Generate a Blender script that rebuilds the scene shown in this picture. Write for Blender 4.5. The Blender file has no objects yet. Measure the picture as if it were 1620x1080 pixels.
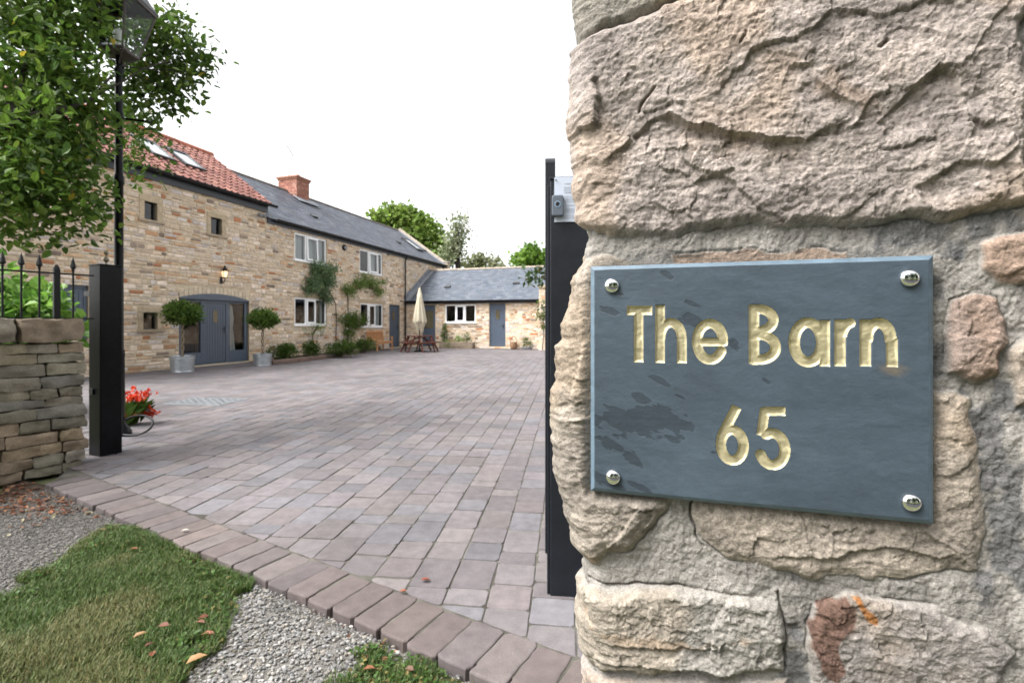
import bpy, math, random
import numpy as np
from mathutils import Vector, Matrix
random.seed(11)
RNG = np.random.default_rng(7)
SC = bpy.context.scene
COL = SC.collection
# ------------------------------------------------------------------ camera
CAM_H, F, CX, HY = 1.3, 765.0, 810.0, 511.0      # eye height; focal length, centre, horizon in photo pixels
cd = bpy.data.cameras.new('camera'); cam = bpy.data.objects.new('camera', cd); COL.objects.link(cam)
cam.location = (0, 0, CAM_H); cam.rotation_euler = (math.radians(90), 0, 0)
cd.sensor_width = 36.0; cd.lens = F / 1620 * 36; cd.shift_y = -(540 - HY) / 1620
cd.clip_start = 0.02; cd.clip_end = 2000
cd.dof.use_dof = True; cd.dof.focus_distance = 0.50; cd.dof.aperture_fstop = 13.0
SC.camera = cam
# ------------------------------------------------------------------ sky and sun
TO_SUN = Vector((-0.62, -0.24, 0.95)).normalized()
w = bpy.data.worlds.new('World'); SC.world = w; w.use_nodes = True
nt = w.node_tree; nt.nodes.clear()
sky = nt.nodes.new('ShaderNodeTexSky'); sky.sky_type = 'NISHITA'; sky.sun_disc = False
sky.sun_elevation = math.asin(TO_SUN.z); sky.sun_rotation = math.atan2(TO_SUN.x, TO_SUN.y)
sky.air_density = 1.0; sky.dust_density = 5.0; sky.ozone_density = 1.0
bw = nt.nodes.new('ShaderNodeRGBToBW'); mx = nt.nodes.new('ShaderNodeMix'); mx.data_type = 'RGBA'
mx.inputs[0].default_value = 0.93                 # thin bright cloud: most of the blue is gone
bg = nt.nodes.new('ShaderNodeBackground'); bg.inputs[1].default_value = 0.15
wo = nt.nodes.new('ShaderNodeOutputWorld')
nt.links.new(sky.outputs[0], bw.inputs[0]); nt.links.new(sky.outputs[0], mx.inputs[6])
nt.links.new(bw.outputs[0], mx.inputs[7]); nt.links.new(mx.outputs[2], bg.inputs[0]); nt.links.new(bg.outputs[0], wo.inputs[0])
sd = bpy.data.lights.new('sun', 'SUN'); sun = bpy.data.objects.new('sun', sd); COL.objects.link(sun)
sd.energy = 0.75; sd.angle = math.radians(25); sd.color = (1, 0.95, 0.88)
sun.rotation_euler = TO_SUN.to_track_quat('Z', 'Y').to_euler()
SC.view_settings.view_transform = 'Standard'; SC.view_settings.look = 'None'
SC.view_settings.exposure = 2.1; SC.view_settings.gamma = 1
SC.cycles.max_bounces = 8; SC.cycles.transparent_max_bounces = 12

# ------------------------------------------------------------------ helpers
def srgb(r, g, b):
    f = lambda c: (c / 255 / 12.92) if c / 255 <= 0.04045 else ((c / 255 + 0.055) / 1.055) ** 2.4
    return (f(r), f(g), f(b))
def ray(px, py): return Vector(((px - CX) / F, 1.0, (HY - py) / F))
def at(px, py, depth): return Vector((0, 0, CAM_H)) + ray(px, py) * depth
def G(px, py, z=0.0):
    d = (CAM_H - z) * F / (py - HY); p = at(px, py, d); p.z = z; return p
def vnoise(p, seed=0):
    p = np.asarray(p, dtype=np.float64); i = np.floor(p).astype(np.int64); f = p - i
    f = f * f * f * (f * (f * 6 - 15) + 10); res = 0.0
    def h(a, b, c):
        n = (a * 374761393 + b * 668265263 + c * 2147483647 + seed * 974711) & 0xFFFFFFFF
        n = ((n ^ (n >> 13)) * 1274126177) & 0xFFFFFFFF
        n = ((n ^ (n >> 16)) * 2246822519) & 0xFFFFFFFF
        return ((n ^ (n >> 15)) & 0xFFFFFF) / float(0xFFFFFF)
    for dx in (0, 1):
        wx = f[:, 0] if dx else 1 - f[:, 0]
        for dy in (0, 1):
            wy = f[:, 1] if dy else 1 - f[:, 1]
            for dz in (0, 1):
                wz = f[:, 2] if dz else 1 - f[:, 2]
                res = res + wx * wy * wz * h(i[:, 0] + dx, i[:, 1] + dy, i[:, 2] + dz)
    return res * 2 - 1
def fbm(p, octs=4, seed=0, gain=0.5, lac=2.03):
    a, s, r = 1.0, 1.0, 0.0
    for o in range(octs): r = r + a * vnoise(p * s, seed + o * 17); a *= gain; s *= lac
    return r
def sstep(x, a, b):
    t = np.clip((x - a) / (b - a), 0, 1); return t * t * (3 - 2 * t)

class MB:
    """collects vertices and faces for ONE mesh object"""
    def __init__(s): s.v = []; s.f = []; s.t = []; s.m = []
    def add(s, vs, fs, tint=(1, 1, 1), mi=0):
        o = len(s.v); s.v.extend([tuple(v) for v in vs])
        for f in fs: s.f.append([o + i for i in f]); s.t.append(tint); s.m.append(mi)
        return s
    def box(s, c, size, rz=0.0, tint=(1, 1, 1), mi=0, M=None):
        hx, hy, hz = size[0] / 2, size[1] / 2, size[2] / 2; b = min(0.004, hx * .3, hy * .3, hz * .3)
        # slightly chamfered box: 24 vertices
        vs = []; idx = {}
        for sx in (-1, 1):
            for sy in (-1, 1):
                for sz in (-1, 1):
                    for k in range(3):
                        p = [sx * (hx - b), sy * (hy - b), sz * (hz - b)]; p[k] += (sx, sy, sz)[k] * b
                        idx[(sx, sy, sz, k)] = len(vs); vs.append(Vector(p))
        fs = []
        for k in range(3):
            a, c2 = (k + 1) % 3, (k + 2) % 3
            for sg in (-1, 1):
                q = []
                for (p, r) in ((-1, -1), (1, -1), (1, 1), (-1, 1)):
                    sgn = [0, 0, 0]; sgn[k] = sg; sgn[a] = p; sgn[c2] = r; q.append(idx[(*sgn, k)])
                fs.append(q if sg > 0 else q[::-1])
        for k in range(3):
            a, c2 = (k + 1) % 3, (k + 2) % 3
            for p in (-1, 1):
                for r in (-1, 1):
                    q = []
                    for (kk, sg) in ((a, -1), (a, 1), (c2, 1), (c2, -1)):
                        sgn = [0, 0, 0]; sgn[a] = p; sgn[c2] = r; sgn[k] = sg; q.append(idx[(*sgn, kk)])
                    fs.append(q if p * r > 0 else q[::-1])
        for sx in (-1, 1):
            for sy in (-1, 1):
                for sz in (-1, 1):
                    q = [idx[(sx, sy, sz, k)] for k in range(3)]; fs.append(q if sx * sy * sz > 0 else q[::-1])
        R = M if M is not None else Matrix.Rotation(rz, 3, 'Z'); c = Vector(c)
        return s.add([R @ v + c for v in vs], fs, tint, mi)
    def span(s, a, b, tint=(1, 1, 1), mi=0):
        return s.box([(a[i] + b[i]) / 2 for i in range(3)], [abs(b[i] - a[i]) for i in range(3)], 0, tint, mi)
    def bar(s, a, b, w, h, tint=(1, 1, 1), mi=0, up=(0, 0, 1)):
        a, b = Vector(a), Vector(b); d = b - a; L = d.length; d.normalize(); up = Vector(up)
        if abs(d.dot(up)) > .98: up = Vector((0, 1, 0))
        x = d.cross(up).normalized(); z = x.cross(d)
        M = Matrix((x, d, z)).transposed()
        return s.box((a + b) / 2, (w, L, h), 0, tint, mi, M)
    def tube(s, pts, rad, n=8, tint=(1, 1, 1), mi=0, cap=True):
        pts = [Vector(p) for p in pts]; N = len(pts)
        rad = rad if hasattr(rad, '__len__') else [rad] * N
        vs = []; fs = []; ref = None
        for i, p in enumerate(pts):
            d = (pts[min(i + 1, N - 1)] - pts[max(i - 1, 0)]).normalized()
            if ref is None: ref = d.orthogonal().normalized()
            ref = (ref - d * ref.dot(d)).normalized(); o2 = d.cross(ref)
            for k in range(n):
                a = 2 * math.pi * k / n; vs.append(p + (ref * math.cos(a) + o2 * math.sin(a)) * rad[i])
        for i in range(N - 1):
            for k in range(n):
                fs.append([i * n + k, i * n + (k + 1) % n, (i + 1) * n + (k + 1) % n, (i + 1) * n + k])
        if cap: fs.append(list(range(n))[::-1]); fs.append([(N - 1) * n + k for k in range(n)])
        return s.add(vs, fs, tint, mi)
    def lathe(s, c, prof, n=20, tint=(1, 1, 1), mi=0, M=None, wob=None):
        c = Vector(c); vs = []; fs = []; N = len(prof)
        for i, (r, z) in enumerate(prof):
            for k in range(n):
                a = 2 * math.pi * k / n; rr = r * (wob(a, z) if wob else 1)
                v = Vector((rr * math.cos(a), rr * math.sin(a), z)); vs.append((M @ v if M is not None else v) + c)
        for i in range(N - 1):
            for k in range(n):
                fs.append([i * n + k, i * n + (k + 1) % n, (i + 1) * n + (k + 1) % n, (i + 1) * n + k])
        fs.append(list(range(n))[::-1]); fs.append([(N - 1) * n + k for k in range(n)])
        return s.add(vs, fs, tint, mi)
    def stone(s, poly, fr, h, bev, tint, mi=0, crown=0.3, back=-0.01):
        """a stone: rounded polygon in the plane fr=(o,u,v,n), standing h proud of it"""
        o, u, v, n = fr; N = len(poly)
        cx = sum(p[0] for p in poly) / N; cy = sum(p[1] for p in poly) / N
        def ring(k, z):
            r = []
            for (x, y) in poly:
                dx, dy = cx - x, cy - y; L = math.hypot(dx, dy) or 1; t = min(k, L * .45) / L
                r.append(o + u * (x + dx * t) + v * (y + dy * t) + n * z)
            return r
        vs = ring(0, back) + ring(0, h - bev) + ring(bev * .45, h - bev * .3) + ring(bev * 1.5, h)
        vs.append(o + u * cx + v * cy + n * (h + bev * crown)); fs = []
        for j in range(3):
            for k in range(N): fs.append([j * N + k, j * N + (k + 1) % N, (j + 1) * N + (k + 1) % N, (j + 1) * N + k])
        for k in range(N): fs.append([3 * N + k, 3 * N + (k + 1) % N, 4 * N])
        return s.add(vs, fs, tint, mi)
    def build(s, name, mats, parent=None, smooth=False):
        me = bpy.data.meshes.new(name); me.from_pydata(s.v, [], s.f)
        if not isinstance(mats, (list, tuple)): mats = [mats]
        for m in mats: me.materials.append(m)
        if len(mats) > 1: me.polygons.foreach_set('material_index', s.m)
        at_ = me.attributes.new('tint', 'FLOAT_COLOR', 'FACE')
        t = np.ones((len(s.f), 4), dtype=np.float32); t[:, :3] = np.array(s.t, dtype=np.float32).reshape(-1, 3)
        at_.data.foreach_set('color', t.ravel())
        if smooth: me.polygons.foreach_set('use_smooth', [True] * len(s.f))
        me.update()
        return link(name, me, parent)
def link(name, me, parent=None):
    o = bpy.data.objects.new(name, me); COL.objects.link(o)
    if parent is not None: o.parent = parent
    return o
def npmesh(name, V, Q, mats, parent=None, tint=None, dom='FACE', smooth=False, mi=None):
    """fast mesh from numpy: V (n,3), Q (m,k) with the same k for every face"""
    me = bpy.data.meshes.new(name); V = np.asarray(V, dtype=np.float32); Q = np.asarray(Q, dtype=np.int32); m, k = Q.shape
    me.vertices.add(len(V)); me.vertices.foreach_set('co', V.ravel())
    me.loops.add(m * k); me.loops.foreach_set('vertex_index', Q.ravel())
    me.polygons.add(m); me.polygons.foreach_set('loop_start', np.arange(0, m * k, k, dtype=np.int32))
    me.polygons.foreach_set('loop_total', np.full(m, k, dtype=np.int32))
    if not isinstance(mats, (list, tuple)): mats = [mats]
    for x in mats: me.materials.append(x)
    if mi is not None: me.polygons.foreach_set('material_index', np.asarray(mi, dtype=np.int32))
    me.polygons.foreach_set('use_smooth', np.full(m, smooth, dtype=bool))
    if tint is not None:
        a = me.attributes.new('tint', 'FLOAT_COLOR', dom); n = m if dom == 'FACE' else len(V)
        t = np.ones((n, 4), dtype=np.float32); t[:, :3] = tint; a.data.foreach_set('color', t.ravel())
    me.update(calc_edges=True); me.validate()
    return link(name, me, parent)
def grid_quads(R, C):
    i = np.arange(R - 1)[:, None] * C + np.arange(C - 1)[None, :]
    return np.stack([i, i + 1, i + C + 1, i + C], -1).reshape(-1, 4)
def thing(name, label, cat, loc=(0, 0, 0), rz=0.0, group=None):
    o = bpy.data.objects.new(name, None); COL.objects.link(o); o.empty_display_size = .2
    o.location = loc; o.rotation_euler = (0, 0, rz); return tag(o, label, cat, group)
def tag(o, label=None, cat=None, group=None, kind=None):
    if label: o['label'] = label
    if cat: o['category'] = cat
    if group: o['group'] = group
    if kind: o['kind'] = kind
    return o
def copy_tree(o, parent=None):
    c = o.copy(); COL.objects.link(c)
    if parent is not None: c.parent = parent
    for ch in [x for x in bpy.data.objects if x.parent == o and x.name in SC.objects]: copy_tree(ch, c)
    return c

# ------------------------------------------------------------------ materials
def mat(name, base=(1, 1, 1), rough=.8, metal=0.0, attr=False, var=0.0, vscale=20.0, var2=0.0, v2scale=3.0,
        bump=0.0, bscale=60.0, bdist=0.004, spec=0.5, trans=0.0, fine=0.0, fscale=300.0, coat=0.0):
    m = bpy.data.materials.new(name); m.use_nodes = True; n = m.node_tree.nodes; L = m.node_tree.links; n.clear()
    out = n.new('ShaderNodeOutputMaterial'); p = n.new('ShaderNodeBsdfPrincipled')
    p.inputs['Roughness'].default_value = rough; p.inputs['Metallic'].default_value = metal
    p.inputs['Specular IOR Level'].default_value = spec; p.inputs['Coat Weight'].default_value = coat
    p.inputs['Base Color'].default_value = (*base, 1); cur = None
    tc = n.new('ShaderNodeTexCoord')
    if attr:
        a = n.new('ShaderNodeAttribute'); a.attribute_name = 'tint'
        mm = n.new('ShaderNodeMix'); mm.data_type = 'RGBA'; mm.blend_type = 'MULTIPLY'; mm.inputs[0].default_value = 1
        L.new(a.outputs['Color'], mm.inputs[6]); mm.inputs[7].default_value = (*base, 1); cur = mm.outputs[2]
    def vary(cur, amt, sc, det):
        no = n.new('ShaderNodeTexNoise'); no.inputs['Scale'].default_value = sc; no.inputs['Detail'].default_value = det
        no.inputs['Roughness'].default_value = .6; L.new(tc.outputs['Object'], no.inputs['Vector'])
        mr = n.new('ShaderNodeMapRange'); mr.inputs[1].default_value = .3; mr.inputs[2].default_value = .7
        mr.inputs[3].default_value = 1 - amt; mr.inputs[4].default_value = 1 + amt; mr.clamp = False
        L.new(no.outputs['Fac'], mr.inputs[0])
        v = n.new('ShaderNodeMix'); v.data_type = 'RGBA'; v.blend_type = 'MULTIPLY'; v.inputs[0].default_value = 1
        if cur is not None: L.new(cur, v.inputs[6])
        else: v.inputs[6].default_value = (*base, 1)
        L.new(mr.outputs[0], v.inputs[7]); return v.outputs[2]
    if var: cur = vary(cur, var, vscale, 6)
    if var2: cur = vary(cur, var2, v2scale, 3)
    if fine: cur = vary(cur, fine, fscale, 3)
    if cur is not None: L.new(cur, p.inputs['Base Color'])
    if bump:
        no = n.new('ShaderNodeTexNoise'); no.inputs['Scale'].default_value = bscale; no.inputs['Detail'].default_value = 8
        no.inputs['Roughness'].default_value = .62; L.new(tc.outputs['Object'], no.inputs['Vector'])
        b = n.new('ShaderNodeBump'); b.inputs['Strength'].default_value = bump; b.inputs['Distance'].default_value = bdist
        L.new(no.outputs['Fac'], b.inputs['Height']); L.new(b.outputs[0], p.inputs['Normal'])
    last = p.outputs[0]
    if trans:
        t = n.new('ShaderNodeBsdfTranslucent'); ms = n.new('ShaderNodeMixShader'); ms.inputs[0].default_value = trans
        if cur is not None: L.new(cur, t.inputs['Color'])
        else: t.inputs['Color'].default_value = (*base, 1)
        L.new(last, ms.inputs[1]); L.new(t.outputs[0], ms.inputs[2]); last = ms.outputs[0]
    L.new(last, out.inputs[0]); return m
def glass(name, tint=(.9, .95, .95), rough=.02, clear=.85, ior=1.6):
    m = bpy.data.materials.new(name); m.use_nodes = True; n = m.node_tree.nodes; L = m.node_tree.links; n.clear()
    out = n.new('ShaderNodeOutputMaterial'); g = n.new('ShaderNodeBsdfGlossy'); g.inputs['Roughness'].default_value = rough
    t = n.new('ShaderNodeBsdfTransparent'); t.inputs[0].default_value = (*[c * clear for c in tint], 1)
    fr = n.new('ShaderNodeFresnel'); fr.inputs[0].default_value = ior; ms = n.new('ShaderNodeMixShader')
    L.new(fr.outputs[0], ms.inputs[0]); L.new(t.outputs[0], ms.inputs[1]); L.new(g.outputs[0], ms.inputs[2]); L.new(ms.outputs[0], out.inputs[0])
    return m
M = {}
M['rubble'] = mat('sandstone rubble', attr=True, rough=.92, var=.22, vscale=9, fine=.12, fscale=60, bump=.5, bscale=24, bdist=.02, spec=.2)
M['mortar'] = mat('lime mortar', (.58, .49, .36), rough=.95, var=.2, vscale=6, bump=.4, bscale=40, bdist=.01, spec=.15)
M['paver'] = mat('tumbled concrete paver', attr=True, rough=.85, var=.18, vscale=14, var2=.20, v2scale=.7, fine=.16, fscale=220, bump=.35, bscale=130, bdist=.004, spec=.3)
M['joint'] = mat('sandy joint', (.080, .076, .064), rough=.95, var2=.5, v2scale=2.5, var=.4, vscale=7, bump=.5, bscale=90, spec=.1)
M['slate_roof'] = mat('roof slate', attr=True, rough=.55, var=.16, vscale=7, bump=.2, bscale=30, bdist=.006, spec=.4)
M['pantile'] = mat('red clay pantile', attr=True, rough=.8, var=.22, vscale=5, fine=.1, fscale=40, spec=.25)
M['brick'] = mat('red brick', attr=True, rough=.9, var=.2, vscale=12, spec=.2)
M['lead'] = mat('lead flashing', (.22, .235, .26), rough=.55, var=.15, vscale=6, metal=.1)
M['black'] = mat('black painted plastic', (.008, .008, .010), rough=.4, spec=.3, var=.15, vscale=15)
M['iron'] = mat('black painted iron', (.007, .007, .008), rough=.4, spec=.25, var=.3, vscale=25, bump=.15, bscale=90, bdist=.002)
M['post'] = mat('black gloss painted steel', (.005, .005, .006), rough=.26, spec=.14, var=.3, vscale=14, bump=.12, bscale=30, bdist=.003)
M['blue_post'] = mat('dark grey painted timber', (.009, .011, .015), rough=.45, spec=.3, var=.25, vscale=9, bump=.25, bscale=22, bdist=.006)
M['upvc'] = mat('white window frame', (.90, .90, .91), rough=.35)
M['door'] = mat('blue grey paint', (.070, .092, .128), rough=.42, var=.06, vscale=8)
M['glass'] = glass('window glass', clear=.86)
M['lantern_glass'] = glass('lantern glass', (.95, .97, .97), clear=.97, ior=1.25)
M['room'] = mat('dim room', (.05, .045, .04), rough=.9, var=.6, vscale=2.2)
M['curtain'] = mat('pale curtain', (.70, .71, .72), rough=.9)
M['sill'] = mat('stone sill', (.36, .29, .21), rough=.9, var=.2, vscale=12, bump=.3, bscale=40)
M['chrome'] = mat('polished chrome', (.82, .82, .84), rough=.07, metal=1.0)
M['bark'] = mat('dark bark', (.022, .018, .014), rough=.95, var=.35, vscale=18, bump=.7, bscale=28, bdist=.02)
M['leaf'] = mat('green leaf', attr=True, rough=.42, trans=.42, spec=.28)
M['petal'] = mat('petal', attr=True, rough=.6, trans=.3)
M['zinc'] = mat('galvanised zinc', (.42, .45, .48), rough=.38, metal=.75, var=.2, vscale=10)
M['teak'] = mat('orange hardwood', (.50, .25, .11), rough=.6, var=.25, vscale=12)
M['redwood'] = mat('red brown stained wood', (.095, .026, .016), rough=.55, var=.25, vscale=12)
M['canvas'] = mat('cream canvas', (.47, .42, .32), rough=.95, var=.06, vscale=6)
M['wicker'] = mat('brown wicker', (.23, .13, .07), rough=.8, var=.35, vscale=40, bump=.6, bscale=60, bdist=.01)
M['soil'] = mat('dark soil', (.07, .055, .042), rough=.98, var=.45, vscale=18, bump=.8, bscale=45, bdist=.02, spec=.1)
M['verge'] = mat('verge ground', (.10, .11, .055), rough=.98, var=.4, vscale=3, bump=.5, bscale=30, bdist=.03, spec=.1)
M['chips'] = mat('limestone chipping', attr=True, rough=.85, var=.15, vscale=60, spec=.25)
M['grass'] = mat('grass blade', attr=True, rough=.55, trans=.25, spec=.3)
M['paper'] = mat('white paper', (.42, .46, .54), rough=.7)
M['ink'] = mat('grey print', (.33, .36, .42), rough=.7)
M['bell'] = mat('grey plastic', (.085, .10, .125), rough=.4)
M['ring'] = mat('blue button ring', (.25, .36, .48), rough=.3)
M['rust'] = mat('rusty brown iron', (.085, .045, .042), rough=.55, var=.4, vscale=40)
M['bronze'] = mat('weathered bronze', (.22, .19, .13), rough=.4, metal=.6)
M['silver'] = mat('dull aluminium', (.24, .25, .27), rough=.5, metal=.5)
def lampglow(name, c, s):
    m = bpy.data.materials.new(name); m.use_nodes = True; p = m.node_tree.nodes['Principled BSDF']
    p.inputs['Base Color'].default_value = (.8, .75, .65, 1); p.inputs['Emission Color'].default_value = (*c, 1); p.inputs['Emission Strength'].default_value = s
    return m
M['glow'] = lampglow('warm lamp', (1, .62, .3), .35)
M['bulb'] = mat('frosted bulb', (.8, .8, .78), rough=.4)
# ================================================================== ground
LOW = -0.038                                         # verge level; the paving is z = 0
gd = Vector((-0.864, 0.503, 0)); gp = Vector((0.503, 0.864, 0))      # along the gateway / into the yard
K_OUT, K_IN = 1.485, 1.752
def sheet(name, pts, z, m, kind='structure'):
    mb = MB(); mb.add([(x, y, z) for x, y in pts], [list(range(len(pts)))]); o = mb.build(name, m); return tag(o, kind=kind)
sheet('ground', [(-600, -600), (600, -600), (600, 900), (-600, 900)], LOW - .03, M['verge'])
sheet('road', [(-80, -4.6), (80, -4.6), (80, -.9), (-80, -.9)], LOW - .02, mat('asphalt', (.05, .05, .052), rough=.9, var=.2, vscale=8, bump=.4, bscale=120, spec=.2))
def on_gate(s, t): return gd * s + gp * t            # gateway coordinates: s to the left, t into the yard
yard = [on_gate(5.26, K_OUT + .05), on_gate(-4, K_OUT + .05), on_gate(-30, 10), Vector((14, 40, 0)), Vector((-16, 40, 0)), Vector((-16, 9.4, 0)), on_gate(5.8, 2.4), on_gate(5.8, 1.85)]
sheet('paving_bed', [(p.x, p.y) for p in yard], -0.005, M['joint'])
def clip(poly, nx, ny, c):
    out = []
    for i in range(len(poly)):
        a, b = poly[i], poly[(i + 1) % len(poly)]
        da, db = a[0] * nx + a[1] * ny - c, b[0] * nx + b[1] * ny - c
        if da >= 0: out.append(a)
        if (da >= 0) != (db >= 0):
            t = da / (da - db); out.append((a[0] + (b[0] - a[0]) * t, a[1] + (b[1] - a[1]) * t))
    return out
def wavy(poly, j, step=.045):
    """breaks long edges up and roughens them"""
    out = []
    for i in range(len(poly)):
        a, b = poly[i], poly[(i + 1) % len(poly)]; L = math.hypot(b[0] - a[0], b[1] - a[1]); n = max(1, int(L / step))
        for k in range(n):
            t = k / n; jj = j if k else j * .4; out.append((a[0] + (b[0] - a[0]) * t + random.uniform(-jj, jj), a[1] + (b[1] - a[1]) * t + random.uniform(-jj, jj)))
    return out
def rough_poly(poly, j, cut):
    """rounds the corners of a polygon and roughens it"""
    N = len(poly); out = []
    for i in range(N):
        p0, p1, p2 = poly[i - 1], poly[i], poly[(i + 1) % N]
        for q in (p0, p2):
            d = math.hypot(q[0] - p1[0], q[1] - p1[1]) or 1e-6; t = min(cut * random.uniform(.5, 1.5) / d, .4)
            out.append((p1[0] + (q[0] - p1[0]) * t + random.uniform(-j, j), p1[1] + (q[1] - p1[1]) * t + random.uniform(-j, j)))
    return out
PAVE = [(srgb(150, 138, 134), 5), (srgb(142, 126, 126), 5), (srgb(133, 133, 138), 4), (srgb(158, 143, 131), 3), (srgb(140, 122, 114), 3),
        (srgb(120, 121, 128), 2), (srgb(150, 128, 120), 2), (srgb(163, 152, 140), 1)]
PAVE = [([x * .46 for x in c]) for c, k in PAVE for _ in range(k)]
def ptint():
    c = random.choice(PAVE); k = random.uniform(.84, 1.16); a = (.113, .106, .113); return tuple((x * .28 + y * .72) * k for x, y in zip(c, a))
FR0 = (Vector((0, 0, 0)), Vector((1, 0, 0)), Vector((0, 1, 0)), Vector((0, 0, 1)))
pa = math.atan2(90, F); pv = Vector((math.sin(pa), math.cos(pa), 0)); pu = Vector((pv.y, -pv.x, 0))
mb = MB(); RW = .205
for r in range(-66, 62):
    x0 = r * RW + .03; y = .6 + random.random() * .3
    while y < 29:
        ln = random.choice((.14, .205, .205, .29, .29)) if y < 16 else random.choice((.205, .29)); y1 = y + ln
        c = pu * (x0 + RW / 2) + pv * (y + ln / 2); g = .0036
        # keep what lies in the yard and could be seen
        if c.x * gp.x + c.y * gp.y > K_IN - .25 and (c.x + 6.2) * .958 - (c.y - 26.2) * .288 > -.35 and c.y < 27.5 and c.x / max(c.y, .1) < .62 and c.x / max(c.y, .1) > -1.12:
            ja, jb = (random.uniform(-.003, .003), random.uniform(-.004, .004)); tw = random.uniform(-.012, .012)
            q = [pu * (a + ja + (b - y) * tw) + pv * (b + jb) for a, b in ((x0 + g, y + g), (x0 + RW - g, y + g), (x0 + RW - g, y1 - g), (x0 + g, y1 - g))]
            poly = clip([(p.x, p.y) for p in q], gp.x, gp.y, K_IN + .006)
            if len(poly) > 2:
                area = abs(sum(poly[i][0] * poly[i - 1][1] - poly[i - 1][0] * poly[i][1] for i in range(len(poly)))) / 2
                if area > .003:
                    near = c.length < 9
                    dz = random.uniform(-.0025, .0025) if near else 0
                    mb.stone(wavy(rough_poly(poly, .0028, .013), .0022) if c.length < 5 else (rough_poly(poly, .0028, .011) if near else poly), FR0, dz, .0034, ptint(), 0, .1, back=-.03)
        y = y1
tag(mb.build('paving', M['paver']), kind='structure')
mb = MB(); s = -1.6
while s < 5.15:
    wd = .157 * random.uniform(.96, 1.04)
    for kk in (0,):
        a, b = s + .0028, s + wd - .0028; e = random.uniform(-.008, .008)
        q = [on_gate(b, K_OUT + e), on_gate(a, K_OUT + e), on_gate(a, K_IN), on_gate(b, K_IN)]
        c = random.choice(((.205, .165, .155), (.185, .15, .145), (.20, .17, .165), (.17, .145, .145))); k = random.uniform(.8, 1.05)
        mb.stone(wavy(rough_poly([(p.x, p.y) for p in q], .005, .014), .0035, .035), FR0, random.uniform(-.003, .003), .007, tuple(x * k * .58 for x in c), 0, .15, back=LOW - .03)
    s += wd
tag(mb.build('kerb', M['paver']), kind='structure')
# ---- manhole cover
p = G(326, 635); mc = thing('drain_cover', 'pale grey metal drain cover set flush in the brick paving', 'drain cover', (p.x, p.y, 0), -.12)
f = MB(); f.span((-.52, -.34, -.01), (.52, .34, .006)); M['drain'] = mat('dull drain steel', (.125, .135, .145), rough=.6, var=.2, vscale=9); f.build('frame', M['drain'], mc)
t = MB(); t.span((-.47, -.29, .0), (.47, .29, .0085))
for i in range(14):
    for j in range(9):
        t.bar((-.43 + i * .066 - .018, -.25 + j * .0625, .0105), (-.43 + i * .066 + .018, -.25 + j * .0625 + (.02 if (i + j) % 2 else -.02), .0105), .008, .005)
t.build('lid', M['drain'], mc)
# ---- verge: gravel, grass, litter
def inpoly(P, poly):
    x, y = P[:, 0], P[:, 1]; ins = np.zeros(len(P), bool); n = len(poly)
    for i in range(n):
        x0, y0 = poly[i]; x1, y1 = poly[i - 1]
        cnd = ((y0 > y) != (y1 > y)) & (x < (x1 - x0) * (y - y0) / (y1 - y0 + 1e-12) + x0); ins ^= cnd
    return ins
def gpoly(pts): return [(G(a, b, LOW).x, G(a, b, LOW).y) for a, b in pts]
def scatter(poly, n, rng, rag=.03):
    a = np.array(poly); lo, hi = a.min(0), a.max(0); P = lo + rng.random((int(n), 2)) * (hi - lo)
    Q = P + np.stack([vnoise(np.c_[P * 9, np.zeros(len(P))], 3), vnoise(np.c_[P * 9, np.ones(len(P))], 4)], 1) * rag
    return P[inpoly(Q, poly)]
near_k = lambda P, c: P[(P @ np.array([gp.x, gp.y])) < c]
GRASS1 = gpoly([(-420, 1150), (0, 948), (60, 905), (130, 848), (188, 826), (300, 862), (400, 912), (378, 950), (350, 985), (305, 1060), (240, 1150), (150, 1400), (-700, 1500)])
GRASS2 = gpoly([(560, 1026), (600, 1022), (735, 1074), (860, 1160), (700, 1350), (480, 1150), (560, 1076)])
GRAVEL = gpoly([(-300, 860), (0, 792), (60, 776), (140, 780), (210, 822), (395, 905), (470, 940), (600, 1000), (800, 1100), (900, 1190), (700, 1600), (-300, 1600), (-900, 1200)])
gv = MB(); gv.add([(x, y, LOW - .012) for x, y in GRAVEL], [list(range(len(GRAVEL)))])
tag(gv.build('gravel_path', mat('gravel dust', (.14, .132, .12), rough=.95, var=.35, vscale=30, bump=.8, bscale=90, bdist=.01, spec=.1)), kind='structure')
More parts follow.
